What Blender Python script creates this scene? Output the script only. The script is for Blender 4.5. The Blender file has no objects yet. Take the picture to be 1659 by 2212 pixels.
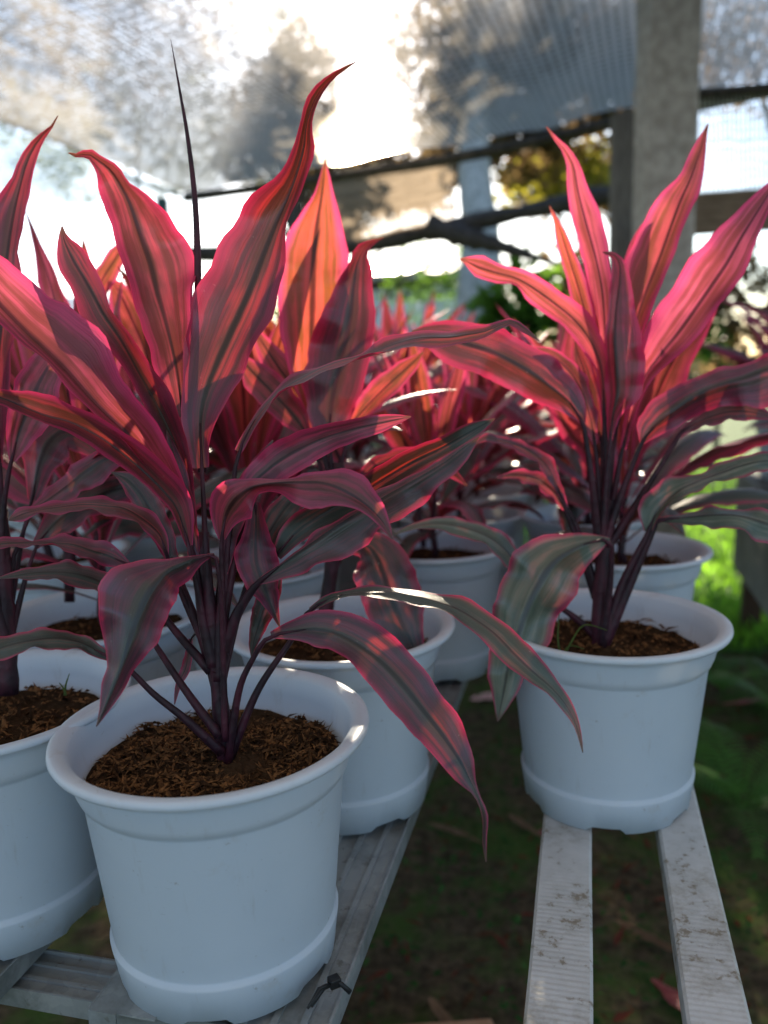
import bpy, math, random
from mathutils import Vector, Matrix, noise
rnd = random.Random(7)
scene = bpy.context.scene
COL = scene.collection

# ------------------------------------------------------------------ camera, sky, sun, exposure
BZ = 0.60                                   # height of the bench tops
PITCH, ROLL, CAMH, FPX = 0.1794, -0.0324, 0.4222, 1777.6
IW, IH = 1659.0, 2212.0
c_, s_ = math.cos(PITCH), math.sin(PITCH)
F = Vector((0, c_, -s_)); _U = Vector((0, s_, c_)); _R = Vector((1, 0, 0))
R = _R * math.cos(ROLL) + _U * math.sin(ROLL)
U = _R * -math.sin(ROLL) + _U * math.cos(ROLL)
CAM = Vector((0, 0, BZ + CAMH))

def at(x, y, d):
    return CAM + (F + R * ((x - IW / 2) / FPX) - U * ((y - IH / 2) / FPX)) * d

def on_z(x, y, z):
    r = F + R * ((x - IW / 2) / FPX) - U * ((y - IH / 2) / FPX)
    return CAM + r * ((z - CAM.z) / r.z)

cam_d = bpy.data.cameras.new('camera')
cam = bpy.data.objects.new('camera', cam_d); COL.objects.link(cam)
cam.matrix_world = Matrix(((R.x, U.x, -F.x, CAM.x), (R.y, U.y, -F.y, CAM.y), (R.z, U.z, -F.z, CAM.z), (0, 0, 0, 1)))
cam_d.sensor_fit = 'VERTICAL'; cam_d.sensor_height = 36.0
cam_d.lens = FPX / IH * 36.0
cam_d.clip_start = 0.02; cam_d.clip_end = 500
cam_d.dof.use_dof = True; cam_d.dof.focus_distance = 0.575; cam_d.dof.aperture_fstop = 4.3
scene.camera = cam

sun_dir = (at(785, 95, 1.0) - CAM).normalized()
SUN_EL = math.asin(sun_dir.z); SUN_AZ = math.atan2(sun_dir.x, sun_dir.y)
world = bpy.data.worlds.new('World'); scene.world = world; world.use_nodes = True
wn = world.node_tree.nodes; wl = world.node_tree.links
bg = wn.get('Background') or wn.new('ShaderNodeBackground')
sky = wn.new('ShaderNodeTexSky'); sky.sky_type = 'NISHITA'; sky.sun_disc = False
sky.sun_elevation = SUN_EL; sky.sun_rotation = SUN_AZ
sky.air_density = 1.0; sky.dust_density = 0.6; sky.ozone_density = 3.0
wl.new(sky.outputs[0], bg.inputs[0]); bg.inputs[1].default_value = 0.078
sun_d = bpy.data.lights.new('sun', 'SUN'); sun_d.energy = 5.0; sun_d.angle = math.radians(0.5); sun_d.color = (1.0, 0.86, 0.66)
sun = bpy.data.objects.new('sun', sun_d); COL.objects.link(sun)
sun.rotation_euler = (-sun_dir).to_track_quat('-Z', 'Y').to_euler()
scene.view_settings.view_transform = 'Standard'; scene.view_settings.look = 'None'
scene.view_settings.gamma = 1.0; scene.view_settings.use_curve_mapping = False
scene.view_settings.exposure = 1.95
scene.render.engine = 'CYCLES'
scene.cycles.use_denoising = True
scene.cycles.max_bounces = 10; scene.cycles.transparent_max_bounces = 12
scene.cycles.caustics_refractive = False; scene.cycles.caustics_reflective = False
scene.cycles.sample_clamp_indirect = 6.0

BA = 0.2461                                  # the benches run this far to the right of the view axis
def uv(u, v, z=0.0):
    return Vector((u * math.cos(BA) + v * math.sin(BA), -u * math.sin(BA) + v * math.cos(BA), z))

# ------------------------------------------------------------------ helpers
def tag(o, label=None, cat=None, group=None, kind=None):
    if label: o['label'] = label
    if cat: o['category'] = cat
    if group: o['group'] = group
    if kind: o['kind'] = kind
    return o

def empty(name, loc, label, cat, group=None, rz=0.0):
    o = bpy.data.objects.new(name, None); COL.objects.link(o)
    o.location = loc; o.rotation_euler = (0, 0, rz); o.empty_display_size = 0.05
    return tag(o, label, cat, group)

class MB:
    """collects vertices and faces, all in the local space of the thing"""
    def __init__(s): s.v = []; s.f = []
    def add(s, vs, fs):
        b = len(s.v); s.v += [tuple(p) for p in vs]; s.f += [tuple(i + b for i in f) for f in fs]
    def box(s, lo, hi, rot=None, pos=None):
        x0, y0, z0 = lo; x1, y1, z1 = hi
        vs = [Vector(p) for p in ((x0,y0,z0),(x1,y0,z0),(x1,y1,z0),(x0,y1,z0),(x0,y0,z1),(x1,y0,z1),(x1,y1,z1),(x0,y1,z1))]
        if rot is not None: vs = [rot @ p for p in vs]
        if pos is not None: vs = [p + pos for p in vs]
        s.add(vs, [(0,3,2,1),(4,5,6,7),(0,1,5,4),(1,2,6,5),(2,3,7,6),(3,0,4,7)])
    def tube(s, pts, rad, seg=10, cap=True):
        n = len(pts); pts = [Vector(p) for p in pts]
        rs = rad if isinstance(rad, (list, tuple)) else [rad] * n
        vs = []; fs = []; up = None
        for i in range(n):
            t = (pts[min(i + 1, n - 1)] - pts[max(i - 1, 0)])
            t = t.normalized() if t.length > 1e-9 else Vector((0, 0, 1))
            if up is None:
                up = Vector((0, 0, 1)) if abs(t.z) < 0.9 else Vector((1, 0, 0))
            a = (up - t * up.dot(t)).normalized(); b = t.cross(a); up = a
            for k in range(seg):
                q = 2 * math.pi * k / seg
                vs.append(pts[i] + (a * math.cos(q) + b * math.sin(q)) * rs[i])
        for i in range(n - 1):
            for k in range(seg):
                k2 = (k + 1) % seg
                fs.append((i * seg + k, i * seg + k2, (i + 1) * seg + k2, (i + 1) * seg + k))
        if cap:
            fs.append(tuple(range(seg - 1, -1, -1))); fs.append(tuple((n - 1) * seg + k for k in range(seg)))
        s.add(vs, fs)
    def mesh(s, name, mat, smooth=False):
        me = bpy.data.meshes.new(name); me.from_pydata(s.v, [], s.f); me.update()
        if mat: me.materials.append(mat)
        if smooth: me.polygons.foreach_set('use_smooth', [True] * len(me.polygons))
        return me
    def build(s, name, mat, parent=None, smooth=False, bevel=0.0):
        o = bpy.data.objects.new(name, s.mesh(name, mat, smooth)); COL.objects.link(o)
        if parent: o.parent = parent
        if bevel:
            m = o.modifiers.new('bevel', 'BEVEL'); m.width = bevel; m.segments = 2; m.limit_method = 'ANGLE'
        return o

def new_obj(name, me, parent=None, loc=None):
    o = bpy.data.objects.new(name, me); COL.objects.link(o)
    if parent: o.parent = parent
    if loc is not None: o.location = loc
    return o

def copy_tree(o, parent=None):
    c = o.copy(); COL.objects.link(c); c.parent = parent
    for ch in list(o.children): copy_tree(ch, c)
    return c

def catmull(P, n):
    """resample a list of equal length tuples at n even steps of the arc of its first two numbers"""
    P = [Vector(p) if len(p) <= 4 else list(p) for p in P]
    P = [list(p) for p in P]; m = len(P); k = len(P[0])
    def ev(i, t):
        p0 = P[max(i - 1, 0)]; p1 = P[i]; p2 = P[min(i + 1, m - 1)]; p3 = P[min(i + 2, m - 1)]
        return [0.5 * (2 * b + (c - a) * t + (2 * a - 5 * b + 4 * c - d) * t * t + (3 * b - a - 3 * c + d) * t ** 3)
                for a, b, c, d in zip(p0, p1, p2, p3)]
    fine = [ev(i, j / 12) for i in range(m - 1) for j in range(12)] + [P[-1]]
    acc = [0.0]
    for a, b in zip(fine, fine[1:]): acc.append(acc[-1] + math.sqrt(sum((x - y) ** 2 for x, y in zip(a[:3], b[:3]))) + 1e-9)
    out = []; j = 0
    for i in range(n):
        t = acc[-1] * i / (n - 1)
        while j < len(acc) - 2 and acc[j + 1] < t: j += 1
        w = (t - acc[j]) / (acc[j + 1] - acc[j]); w = min(max(w, 0), 1)
        out.append([x + (y - x) * w for x, y in zip(fine[j], fine[j + 1])])
    return out

# ------------------------------------------------------------------ materials
class NT:
    def __init__(s, name):
        s.m = bpy.data.materials.new(name); s.m.use_nodes = True
        s.n = s.m.node_tree.nodes; s.l = s.m.node_tree.links; s.n.clear()
        s.out = s.n.new('ShaderNodeOutputMaterial')
    def new(s, t, **kw):
        n = s.n.new(t)
        for k, v in kw.items(): setattr(n, k, v)
        return n
    def link(s, a, b): s.l.new(a, b)
    def put(s, sock, v):
        if hasattr(v, 'is_linked') or isinstance(v, bpy.types.NodeSocket): s.l.new(v, sock)
        elif isinstance(v, (tuple, list)) and len(v) == 3 and sock.type == 'RGBA': sock.default_value = (*v, 1)
        else: sock.default_value = v
    def math(s, op, a, b=0.0, clamp=False):
        n = s.new('ShaderNodeMath', operation=op); n.use_clamp = clamp
        s.put(n.inputs[0], a); s.put(n.inputs[1], b); return n.outputs[0]
    def step(s, v, lo, hi):
        n = s.new('ShaderNodeMapRange', interpolation_type='SMOOTHSTEP'); s.put(n.inputs[0], v)
        n.inputs[1].default_value = lo; n.inputs[2].default_value = hi
        n.inputs[3].default_value = 0; n.inputs[4].default_value = 1; return n.outputs[0]
    def mix(s, f, a, b):
        n = s.new('ShaderNodeMix', data_type='RGBA'); s.put(n.inputs[0], f); s.put(n.inputs[6], a); s.put(n.inputs[7], b); return n.outputs[2]
    def noise(s, vec, scale, detail=3.0, rough=0.55):
        n = s.new('ShaderNodeTexNoise'); s.link(vec, n.inputs['Vector']) if vec is not None else None
        n.inputs['Scale'].default_value = scale; n.inputs['Detail'].default_value = detail; n.inputs['Roughness'].default_value = rough
        return n.outputs[0]
    def coord(s, which='Object'):
        return s.new('ShaderNodeTexCoord').outputs[which]
    def mapping(s, vec, scale):
        n = s.new('ShaderNodeMapping'); s.link(vec, n.inputs[0]); n.inputs['Scale'].default_value = scale; return n.outputs[0]
    def bump(s, h, strength=0.3, dist=0.01):
        n = s.new('ShaderNodeBump'); n.inputs['Strength'].default_value = strength; n.inputs['Distance'].default_value = dist
        s.link(h, n.inputs['Height']); return n.outputs[0]
    def bsdf(s, col, rough=0.5, spec=0.5, metal=0.0, normal=None):
        n = s.new('ShaderNodeBsdfPrincipled'); s.put(n.inputs['Base Color'], col); s.put(n.inputs['Roughness'], rough)
        n.inputs['Specular IOR Level'].default_value = spec; s.put(n.inputs['Metallic'], metal)
        if normal is not None: s.link(normal, n.inputs['Normal'])
        return n.outputs[0]
    def mixsh(s, f, a, b):
        n = s.new('ShaderNodeMixShader'); s.put(n.inputs[0], f); s.link(a, n.inputs[1]); s.link(b, n.inputs[2]); return n.outputs[0]
    def done(s, sh): s.link(sh, s.out.inputs[0]); return s.m

def make_leaf_mat():
    t = NT('cordyline_leaf')
    uvn = t.new('ShaderNodeUVMap'); uvn.uv_map = 'UVMap'
    sep = t.new('ShaderNodeSeparateXYZ'); t.link(uvn.outputs[0], sep.inputs[0])
    u, v = sep.outputs[0], sep.outputs[1]
    def attr(nm):
        a = t.new('ShaderNodeAttribute'); a.attribute_name = nm; return a.outputs['Fac']
    tone, seed, scar = attr('tone'), attr('seed'), attr('scar')
    a = t.math('MULTIPLY', t.math('ABSOLUTE', t.math('SUBTRACT', u, 0.5)), 2.0)
    def vec(x, y):
        n = t.new('ShaderNodeCombineXYZ'); t.put(n.inputs[0], x); t.put(n.inputs[1], y); t.put(n.inputs[2], t.math('MULTIPLY', seed, 17.0)); return n.outputs[0]
    streak = t.noise(vec(t.math('MULTIPLY', u, 6.5), t.math('MULTIPLY', v, 1.1)), 1.3, 4, 0.6)
    fine = t.noise(vec(t.math('MULTIPLY', u, 70.0), t.math('MULTIPLY', v, 2.5)), 1.0, 2, 0.5)
    blotch = t.noise(vec(t.math('MULTIPLY', u, 2.0), t.math('MULTIPLY', v, 3.5)), 1.6, 3, 0.6)
    st = t.step(t.math('ADD', streak, t.math('MULTIPLY', t.math('SUBTRACT', blotch, 0.5), 0.5)), 0.38, 0.64)
    mg = t.step(t.math('ADD', a, t.math('MULTIPLY', t.math('SUBTRACT', streak, 0.5), 0.5)), 0.55, 0.97)
    edge = t.step(a, 0.93, 0.985)
    mid = t.math('SUBTRACT', 1.0, t.step(a, 0.035, 0.13))
    pur = t.math('MULTIPLY', t.math('ADD', t.math('MULTIPLY', st, 0.45), t.math('MULTIPLY', t.step(a, 0.12, 0.42), 0.75), True), t.step(tone, -0.03, 0.13))
    mgo = t.step(t.math('ADD', a, t.math('MULTIPLY', t.math('SUBTRACT', streak, 0.5), 0.35)), 0.74, 0.97)
    pale = t.math('SUBTRACT', 1.0, t.step(tone, -0.2, -0.02))
    old = t.mix(st, (0.022, 0.046, 0.036), (0.040, 0.062, 0.050)); old = t.mix(pale, old, t.mix(st, (0.06, 0.085, 0.062), (0.125, 0.15, 0.115))); old = t.mix(pur, old, (0.088, 0.020, 0.055)); old = t.mix(mgo, old, (0.24, 0.022, 0.070)); old = t.mix(edge, old, (0.42, 0.03, 0.08))
    yng = t.mix(st, t.mix(seed, (0.19, 0.065, 0.040), (0.24, 0.050, 0.085)), t.mix(seed, (0.46, 0.060, 0.075), (0.50, 0.070, 0.17))); yng = t.mix(mg, yng, (0.58, 0.055, 0.21))
    refl = t.mix(tone, old, yng)
    st2 = t.step(t.math('ADD', streak, t.math('MULTIPLY', t.math('SUBTRACT', blotch, 0.5), 0.5)), 0.46, 0.70)
    told = t.mix(st2, (0.075, 0.018, 0.006), (0.66, 0.036, 0.018)); told = t.mix(mg, told, (0.70, 0.025, 0.07)); told = t.mix(edge, told, (0.95, 0.03, 0.12))
    tyng = t.mix(st, t.mix(seed, (0.42, 0.12, 0.028), (0.46, 0.070, 0.070)), t.mix(seed, (0.95, 0.15, 0.09), (0.95, 0.155, 0.27))); tyng = t.mix(mg, tyng, (0.96, 0.11, 0.30)); tyng = t.mix(edge, tyng, (0.98, 0.07, 0.22))
    trans = t.mix(tone, told, tyng)
    fv = t.math('MULTIPLY_ADD', fine, 0.8); fv.node.inputs[2].default_value = 0.60
    def mul(c, f):
        n = t.new('ShaderNodeMix', data_type='RGBA', blend_type='MULTIPLY'); n.inputs[0].default_value = 1.0
        t.put(n.inputs[6], c); t.put(n.inputs[7], f); return n.outputs[2]
    dark = t.math('SUBTRACT', 1.0, t.math('MULTIPLY', mid, 0.80))
    refl = mul(mul(refl, fv), dark); trans = mul(mul(trans, fv), dark)
    sn = t.step(t.math('ADD', scar, t.math('MULTIPLY', t.math('SUBTRACT', fine, 0.5), 0.4)), 0.45, 0.6)
    refl = t.mix(sn, refl, (0.36, 0.24, 0.15)); trans = t.mix(sn, trans, (0.3, 0.15, 0.06))
    tipn = t.step(t.math('ADD', v, t.math('MULTIPLY', t.math('SUBTRACT', blotch, 0.5), 0.06)), 0.955, 0.985)
    refl = t.mix(t.math('MULTIPLY', tipn, 0.8), refl, (0.09, 0.045, 0.03)); trans = t.mix(t.math('MULTIPLY', tipn, 0.7), trans, (0.2, 0.08, 0.04))
    spots = t.math('MULTIPLY', t.step(t.noise(t.coord('Object'), 260, 2), 0.72, 0.77), t.math('SUBTRACT', 0.75, t.math('MULTIPLY', tone, 0.6)))
    refl = t.mix(t.math('MULTIPLY', spots, 0.6), refl, (0.30, 0.26, 0.25))
    h = t.math('ADD', fine, t.math('MULTIPLY', mid, -0.6))
    nrm = t.bump(h, 0.35, 0.0012)
    p = t.bsdf(refl, 0.34, 0.7, 0.0, nrm)
    tr = t.new('ShaderNodeBsdfTranslucent'); t.link(trans, tr.inputs[0])
    fac = t.math('MULTIPLY_ADD', tone, 0.42); fac.node.inputs[2].default_value = 0.19
    return t.done(t.mixsh(fac, p, tr.outputs[0]))

def make_stem_mat():
    t = NT('cordyline_stem'); c = t.coord()
    n = t.noise(t.mapping(c, (1, 1, 0.25)), 90, 3)
    spz = t.new('ShaderNodeSeparateXYZ'); t.link(c, spz.inputs[0])
    ring = t.math('POWER', t.math('ABSOLUTE', t.math('SINE', t.math('ADD', t.math('MULTIPLY', spz.outputs[2], 300.0), t.math('MULTIPLY', n, 6.0)))), 6.0)
    col = t.mix(t.step(n, 0.35, 0.7), (0.018, 0.008, 0.013), (0.065, 0.014, 0.026))
    return t.done(t.bsdf(col, 0.5, 0.25, 0, t.bump(t.math('ADD', n, t.math('MULTIPLY', ring, 0.35)), 0.3, 0.002)))

def make_pot_mat():
    t = NT('white_pot_plastic'); c = t.coord()
    n = t.noise(c, 9, 4); n2 = t.noise(c, 120, 3); n3 = t.noise(c, 34, 5, 0.7)
    col = t.mix(t.step(n, 0.35, 0.7), (0.645, 0.715, 0.80), (0.59, 0.665, 0.755))
    col = t.mix(t.math('MULTIPLY', t.step(n2, 0.70, 0.78), 0.6), col, (0.22, 0.19, 0.16))
    col = t.mix(t.math('MULTIPLY', t.step(n3, 0.58, 0.76), 0.30), col, (0.42, 0.37, 0.30))
    n4 = t.noise(t.mapping(c, (1, 1, 0.16)), 55, 4, 0.7)
    col = t.mix(t.math('MULTIPLY', t.step(n4, 0.58, 0.73), 0.20), col, (0.33, 0.29, 0.24))
    n5 = t.noise(t.mapping(c, (1, 0.3, 2.2)), 210, 2, 0.5)
    col = t.mix(t.math('MULTIPLY', t.step(n5, 0.73, 0.76), 0.3), col, (0.34, 0.33, 0.33))
    p = t.bsdf(col, t.math('ADD', t.math('MULTIPLY', n, 0.2), 0.34), 0.35, 0, t.bump(n2, 0.06, 0.001))
    tr = t.new('ShaderNodeBsdfTranslucent'); tr.inputs[0].default_value = (0.80, 0.77, 0.70, 1)
    return t.done(t.mixsh(0.24, p, tr.outputs[0]))

def make_soil_mat(name, a, b, c3):
    t = NT(name); c = t.coord()
    n = t.noise(c, 160, 4, 0.65); g = t.new('ShaderNodeNewGeometry').outputs['Random Per Island']
    col = t.mix(t.step(n, 0.35, 0.7), a, b); col = t.mix(t.math('MULTIPLY', t.step(g, 0.25, 0.8), 0.88), col, c3)
    df = t.new('ShaderNodeBsdfDiffuse'); t.link(col, df.inputs[0]); t.link(t.bump(n, 0.6, 0.004), df.inputs['Normal'])
    return t.done(df.outputs[0])

def make_metal():
    t = NT('galvanised_steel'); c = t.coord()
    v = t.new('ShaderNodeTexVoronoi'); v.inputs['Scale'].default_value = 75; t.link(c, v.inputs['Vector'])
    sp = t.new('ShaderNodeSeparateColor'); t.link(v.outputs['Color'], sp.inputs[0])
    n = t.noise(c, 14, 5, 0.7); n2 = t.noise(c, 70, 4, 0.7)
    col = t.mix(sp.outputs[0], (0.30, 0.325, 0.33), (0.38, 0.40, 0.40))
    col = t.mix(t.step(n, 0.42, 0.68), col, (0.20, 0.215, 0.205))
    col = t.mix(t.math('MULTIPLY', t.step(n2, 0.60, 0.72), 0.6), col, (0.12, 0.11, 0.08))
    return t.done(t.bsdf(col, t.math('ADD', t.math('MULTIPLY', n, 0.35), 0.32), 0.4, 0.35, t.bump(n2, 0.15, 0.001)))

def make_slat():
    t = NT('dirty_white_slat'); c = t.coord()
    n = t.noise(c, 16, 5, 0.7); n2 = t.noise(c, 90, 4, 0.7)
    col = t.mix(t.step(n, 0.3, 0.7), (0.52, 0.53, 0.53), (0.40, 0.41, 0.405))
    col = t.mix(t.math('MULTIPLY', t.step(t.math('MULTIPLY', n, n2), 0.275, 0.36), 0.8), col, (0.17, 0.13, 0.075))
    n6 = t.noise(c, 11, 6, 0.8)
    col = t.mix(t.math('MULTIPLY', t.step(n6, 0.47, 0.70), 0.62), col, (0.17, 0.135, 0.08))
    return t.done(t.bsdf(col, 0.52, 0.4, 0.0, t.bump(n2, 0.3, 0.002)))

def make_flat(name, a, b, scale=20, rough=0.7, bump=0.3, stretch=(1, 1, 1), dist=0.01, trans=None):
    t = NT(name); c = t.mapping(t.coord(), stretch)
    n = t.noise(c, scale, 5, 0.62)
    col = t.mix(t.step(n, 0.33, 0.68), a, b)
    sh = t.bsdf(col, rough, 0.3, 0, t.bump(n, bump, dist))
    if trans:
        tr = t.new('ShaderNodeBsdfTranslucent'); t.put(tr.inputs[0], t.mix(n, trans, tuple(x * 0.7 for x in trans)))
        sh = t.mixsh(0.45, sh, tr.outputs[0])
    return t.done(sh)

def make_foliage(name, a, b, trans, w=0.45, spec=0.3):
    t = NT(name); g = t.new('ShaderNodeNewGeometry').outputs['Random Per Island']
    col = t.mix(g, a, b)
    tr = t.new('ShaderNodeBsdfTranslucent'); t.put(tr.inputs[0], t.mix(g, trans, tuple(x * 0.45 for x in trans)))
    if spec < 0.05:
        df = t.new('ShaderNodeBsdfDiffuse'); t.link(col, df.inputs[0]); return t.done(t.mixsh(w, df.outputs[0], tr.outputs[0]))
    return t.done(t.mixsh(w, t.bsdf(col, 0.55, spec), tr.outputs[0]))

def make_net(name, tint, dens, cell=0.012, glow=0.3, sun_thinning=None):
    t = NT(name)
    uvn = t.new('ShaderNodeUVMap'); uvn.uv_map = 'UVMap'
    sep = t.new('ShaderNodeSeparateXYZ'); t.link(uvn.outputs[0], sep.inputs[0])
    k = 2 * math.pi / cell
    wx = t.math('SINE', t.math('MULTIPLY', sep.outputs[0], k)); wy = t.math('SINE', t.math('MULTIPLY', sep.outputs[1], k * 0.6))
    n1 = t.noise(t.mapping(uvn.outputs[0], (1, 0.25, 1)), 9, 4, 0.65); n2 = t.noise(uvn.outputs[0], 60, 3, 0.7)
    d = t.math('ADD', dens, t.math('MULTIPLY', wx, 0.30)); d = t.math('ADD', d, t.math('MULTIPLY', wy, 0.20))
    d = t.math('ADD', d, t.math('MULTIPLY', t.math('SUBTRACT', n1, 0.5), 0.45)); d = t.math('ADD', d, t.math('MULTIPLY', t.math('SUBTRACT', n2, 0.5), 0.5), True)
    if sun_thinning:                                  # density lowered around the sun's path, added to let more sun through
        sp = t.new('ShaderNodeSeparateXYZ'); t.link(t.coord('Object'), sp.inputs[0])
        ex = t.math('DIVIDE', t.math('SUBTRACT', sp.outputs[0], sun_thinning[0]), sun_thinning[2]); ey = t.math('DIVIDE', t.math('SUBTRACT', sp.outputs[1], sun_thinning[1]), sun_thinning[3])
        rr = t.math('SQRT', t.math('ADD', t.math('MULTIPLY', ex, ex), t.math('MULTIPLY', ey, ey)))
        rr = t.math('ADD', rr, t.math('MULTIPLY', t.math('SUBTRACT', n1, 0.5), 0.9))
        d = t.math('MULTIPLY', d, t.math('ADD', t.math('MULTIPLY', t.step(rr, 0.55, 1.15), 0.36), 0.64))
    tp = t.new('ShaderNodeBsdfTransparent')
    df = t.new('ShaderNodeBsdfDiffuse'); t.put(df.inputs[0], (tint[0] * .55, tint[1] * .48, tint[2] * .40))
    tr = t.new('ShaderNodeBsdfTranslucent'); t.put(tr.inputs[0], tint)
    rf = t.new('ShaderNodeBsdfRefraction'); rf.inputs['IOR'].default_value = 1.03; rf.inputs['Roughness'].default_value = 0.42; t.put(rf.inputs[0], tuple(min(1, x * 1.15) for x in tint))
    body = t.mixsh(0.45, df.outputs[0], tr.outputs[0]); body = t.mixsh(glow, body, rf.outputs[0])
    return t.done(t.mixsh(d, tp.outputs[0], body))

LEAF = make_leaf_mat(); STEM = make_stem_mat(); POT = make_pot_mat()
SOIL = make_soil_mat('potting_soil', (0.032, 0.020, 0.012), (0.085, 0.050, 0.028), (0.04, 0.026, 0.016))
CHIP = make_soil_mat('coir_chips', (0.075, 0.041, 0.022), (0.28, 0.138, 0.058), (0.022, 0.014, 0.010))
METAL = make_metal(); SLAT = make_slat()

# ------------------------------------------------------------------ leaves
TS = (-1.0, -0.82, -0.6, -0.36, -0.14, 0.0, 0.14, 0.36, 0.6, 0.82, 1.0)
TS_LOW = (-1.0, -0.6, -0.2, 0.0, 0.2, 0.6, 1.0)
def ribbon_mesh(name, mids, lefts, rights, tone, seed, ts=TS, wave=0.05, scar=None):
    n = len(mids); vs = []; fs = []; uvs = []; tn = []; sc = []
    k = len(ts)
    for i in range(n):
        s = i / (n - 1); m, l, r = mids[i], lefts[i], rights[i]
        tg = mids[min(i + 1, n - 1)] - mids[max(i - 1, 0)]
        nr = tg.cross(r - l); nr = nr.normalized() if nr.length > 1e-12 else Vector((0, 0, 1))
        for t in ts:
            e = l if t < 0 else r
            q = abs(t); w = (e - m).length
            p = m + (e - m) * q
            ph = seed * 40 + (9 if t < 0 else 4)
            p = p + nr * (w * (0.10 * math.sin(q * math.pi) + wave * 2.2 * q * q * math.sin(s * 21 + ph) + wave * q * q * math.sin(s * 47 + ph * 2)))
            vs.append(p); uvs.append((t * 0.5 + 0.5, s)); tn.append(tone)
            sc.append(scar(p) if scar else 0.0)
    for i in range(n - 1):
        for j in range(k - 1):
            a = i * k + j; fs.append((a, a + 1, a + k + 1, a + k))
    me = bpy.data.meshes.new(name); me.from_pydata([tuple(p) for p in vs], [], fs); me.update()
    ul = me.uv_layers.new(name='UVMap')
    ul.data.foreach_set('uv', [x for lp in me.loops for x in uvs[lp.vertex_index]])
    for nm, vals in (('tone', tn), ('seed', [seed] * len(vs)), ('scar', sc)):
        at_ = me.attributes.new(nm, 'FLOAT', 'POINT'); at_.data.foreach_set('value', vals)
    me.polygons.foreach_set('use_smooth', [True] * len(me.polygons))
    me.materials.append(LEAF)
    return me

def traced_leaf(root, D, rows, pet=None, W=60, sl=-1, sr=-1, tone=0.4, label=None, pr=6.5, wave=0.065, scar=None, n=40, sd=None):
    """a blade along its midrib; what of the half width is not seen square on lies in depth"""
    o0 = Vector(root.location); seed = rnd.random() if sd is None else sd
    rs = catmull([(x, y, z * 25.0, a, b) for x, y, z, a, b in rows], n)
    mids, ls, rr = [], [], []
    for i, (x, y, z, a, b) in enumerate(rs):
        s = i / (n - 1)
        p0 = rs[max(i - 1, 0)]; p1 = rs[min(i + 1, n - 1)]
        dx, dy = p1[0] - p0[0], p1[1] - p0[1]; L = math.hypot(dx, dy) or 1; dx /= L; dy /= L
        a = max(a, 0.4) * 1.12 * (1 + .11 * noise.noise(Vector((s * 7, seed * 50, 0))) + .07 * noise.noise(Vector((s * 19, seed * 50, 3)))); b = max(b, 0.4) * 1.12 * (1 + .11 * noise.noise(Vector((s * 7, seed * 50, 9))) + .07 * noise.noise(Vector((s * 19, seed * 50, 6))))
        prof = W * min(1.0, (s / 0.30 + 0.12)) * min(1.0, ((1 - s) / 0.45) ** 0.85)
        d = D + z / 25.0 * 0.01
        mpp = d / FPX
        dl = math.sqrt(max(0.0, prof * prof - a * a)) * mpp * 0.8 * sl
        dr = math.sqrt(max(0.0, prof * prof - b * b)) * mpp * 0.8 * sr
        mids.append(at(x, y, d) - o0)
        ls.append(at(x + dy * a, y - dx * a, d + dl) - o0)
        rr.append(at(x - dy * b, y + dx * b, d + dr) - o0)
    lf = new_obj('leaf', ribbon_mesh('leaf', mids, ls, rr, tone, seed, wave=wave, scar=scar), root)
    if label: lf['label'] = label
    if pet:
        pts = [at(x, y, D + z * 0.01) - o0 for x, y, z in pet]
        ps = [Vector(p) for p in catmull([tuple(p) for p in pts], 16)]
        x, y, z = mids[2]
        ps.append(mids[1]); ps.append(mids[4])
        m = D / FPX * pr
        mb = MB(); mb.tube(ps, [m * (1.75 - 1.0 * (i / 15) ** .8) for i in range(16)] + [m * 0.55, m * 0.2], 8)
        mb.build('petiole', STEM, lf, True)
    return lf

def grown_leaf_mesh(base, az, e0, length, width, droop, tone, seed, fold=0.35, twist=0.0, ts=TS_LOW, n=22, pf=0.22):
    mids, ls, rs = [], [], []
    p = Vector(base); ds = length / (n - 1); side0 = Vector((-math.sin(az), math.cos(az), 0)); bend = (seed - 0.5) * 0.5
    for i in range(n):
        s = i / (n - 1)
        e = e0 - droop * s ** 1.6; a2 = az + bend * s
        tg = Vector((math.cos(a2) * math.cos(e), math.sin(a2) * math.cos(e), math.sin(e)))
        side = Vector((-math.sin(a2), math.cos(a2), 0)); nr = tg.cross(side) * -1
        tw = twist * s; sd = side * math.cos(tw) + nr * math.sin(tw); nn = nr * math.cos(tw) - side * math.sin(tw)
        if s < pf: w = 0.0045 + 0.003 * max(0, s - pf + 0.08) / 0.08
        else:
            q = (s - pf) / (1 - pf); w = 0.0075 + (width - 0.0075) * math.sin(min(1, q / 0.42) * math.pi / 2) if q < 0.42 else width * max(0.004, (1 - ((q - 0.42) / 0.58) ** 1.7))
        w *= 1 + 0.07 * math.sin(s * 19 + seed * 30)
        up = nn * -1 if nn.z < 0 else nn
        mids.append(p.copy()); ls.append(p + sd * -w * math.cos(fold) + nn * w * math.sin(fold)); rs.append(p + sd * w * math.cos(fold) + nn * w * math.sin(fold))
        p = p + tg * ds
    return ribbon_mesh('leaf', mids, ls, rs, tone, seed, ts=ts, wave=0.05)

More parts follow.
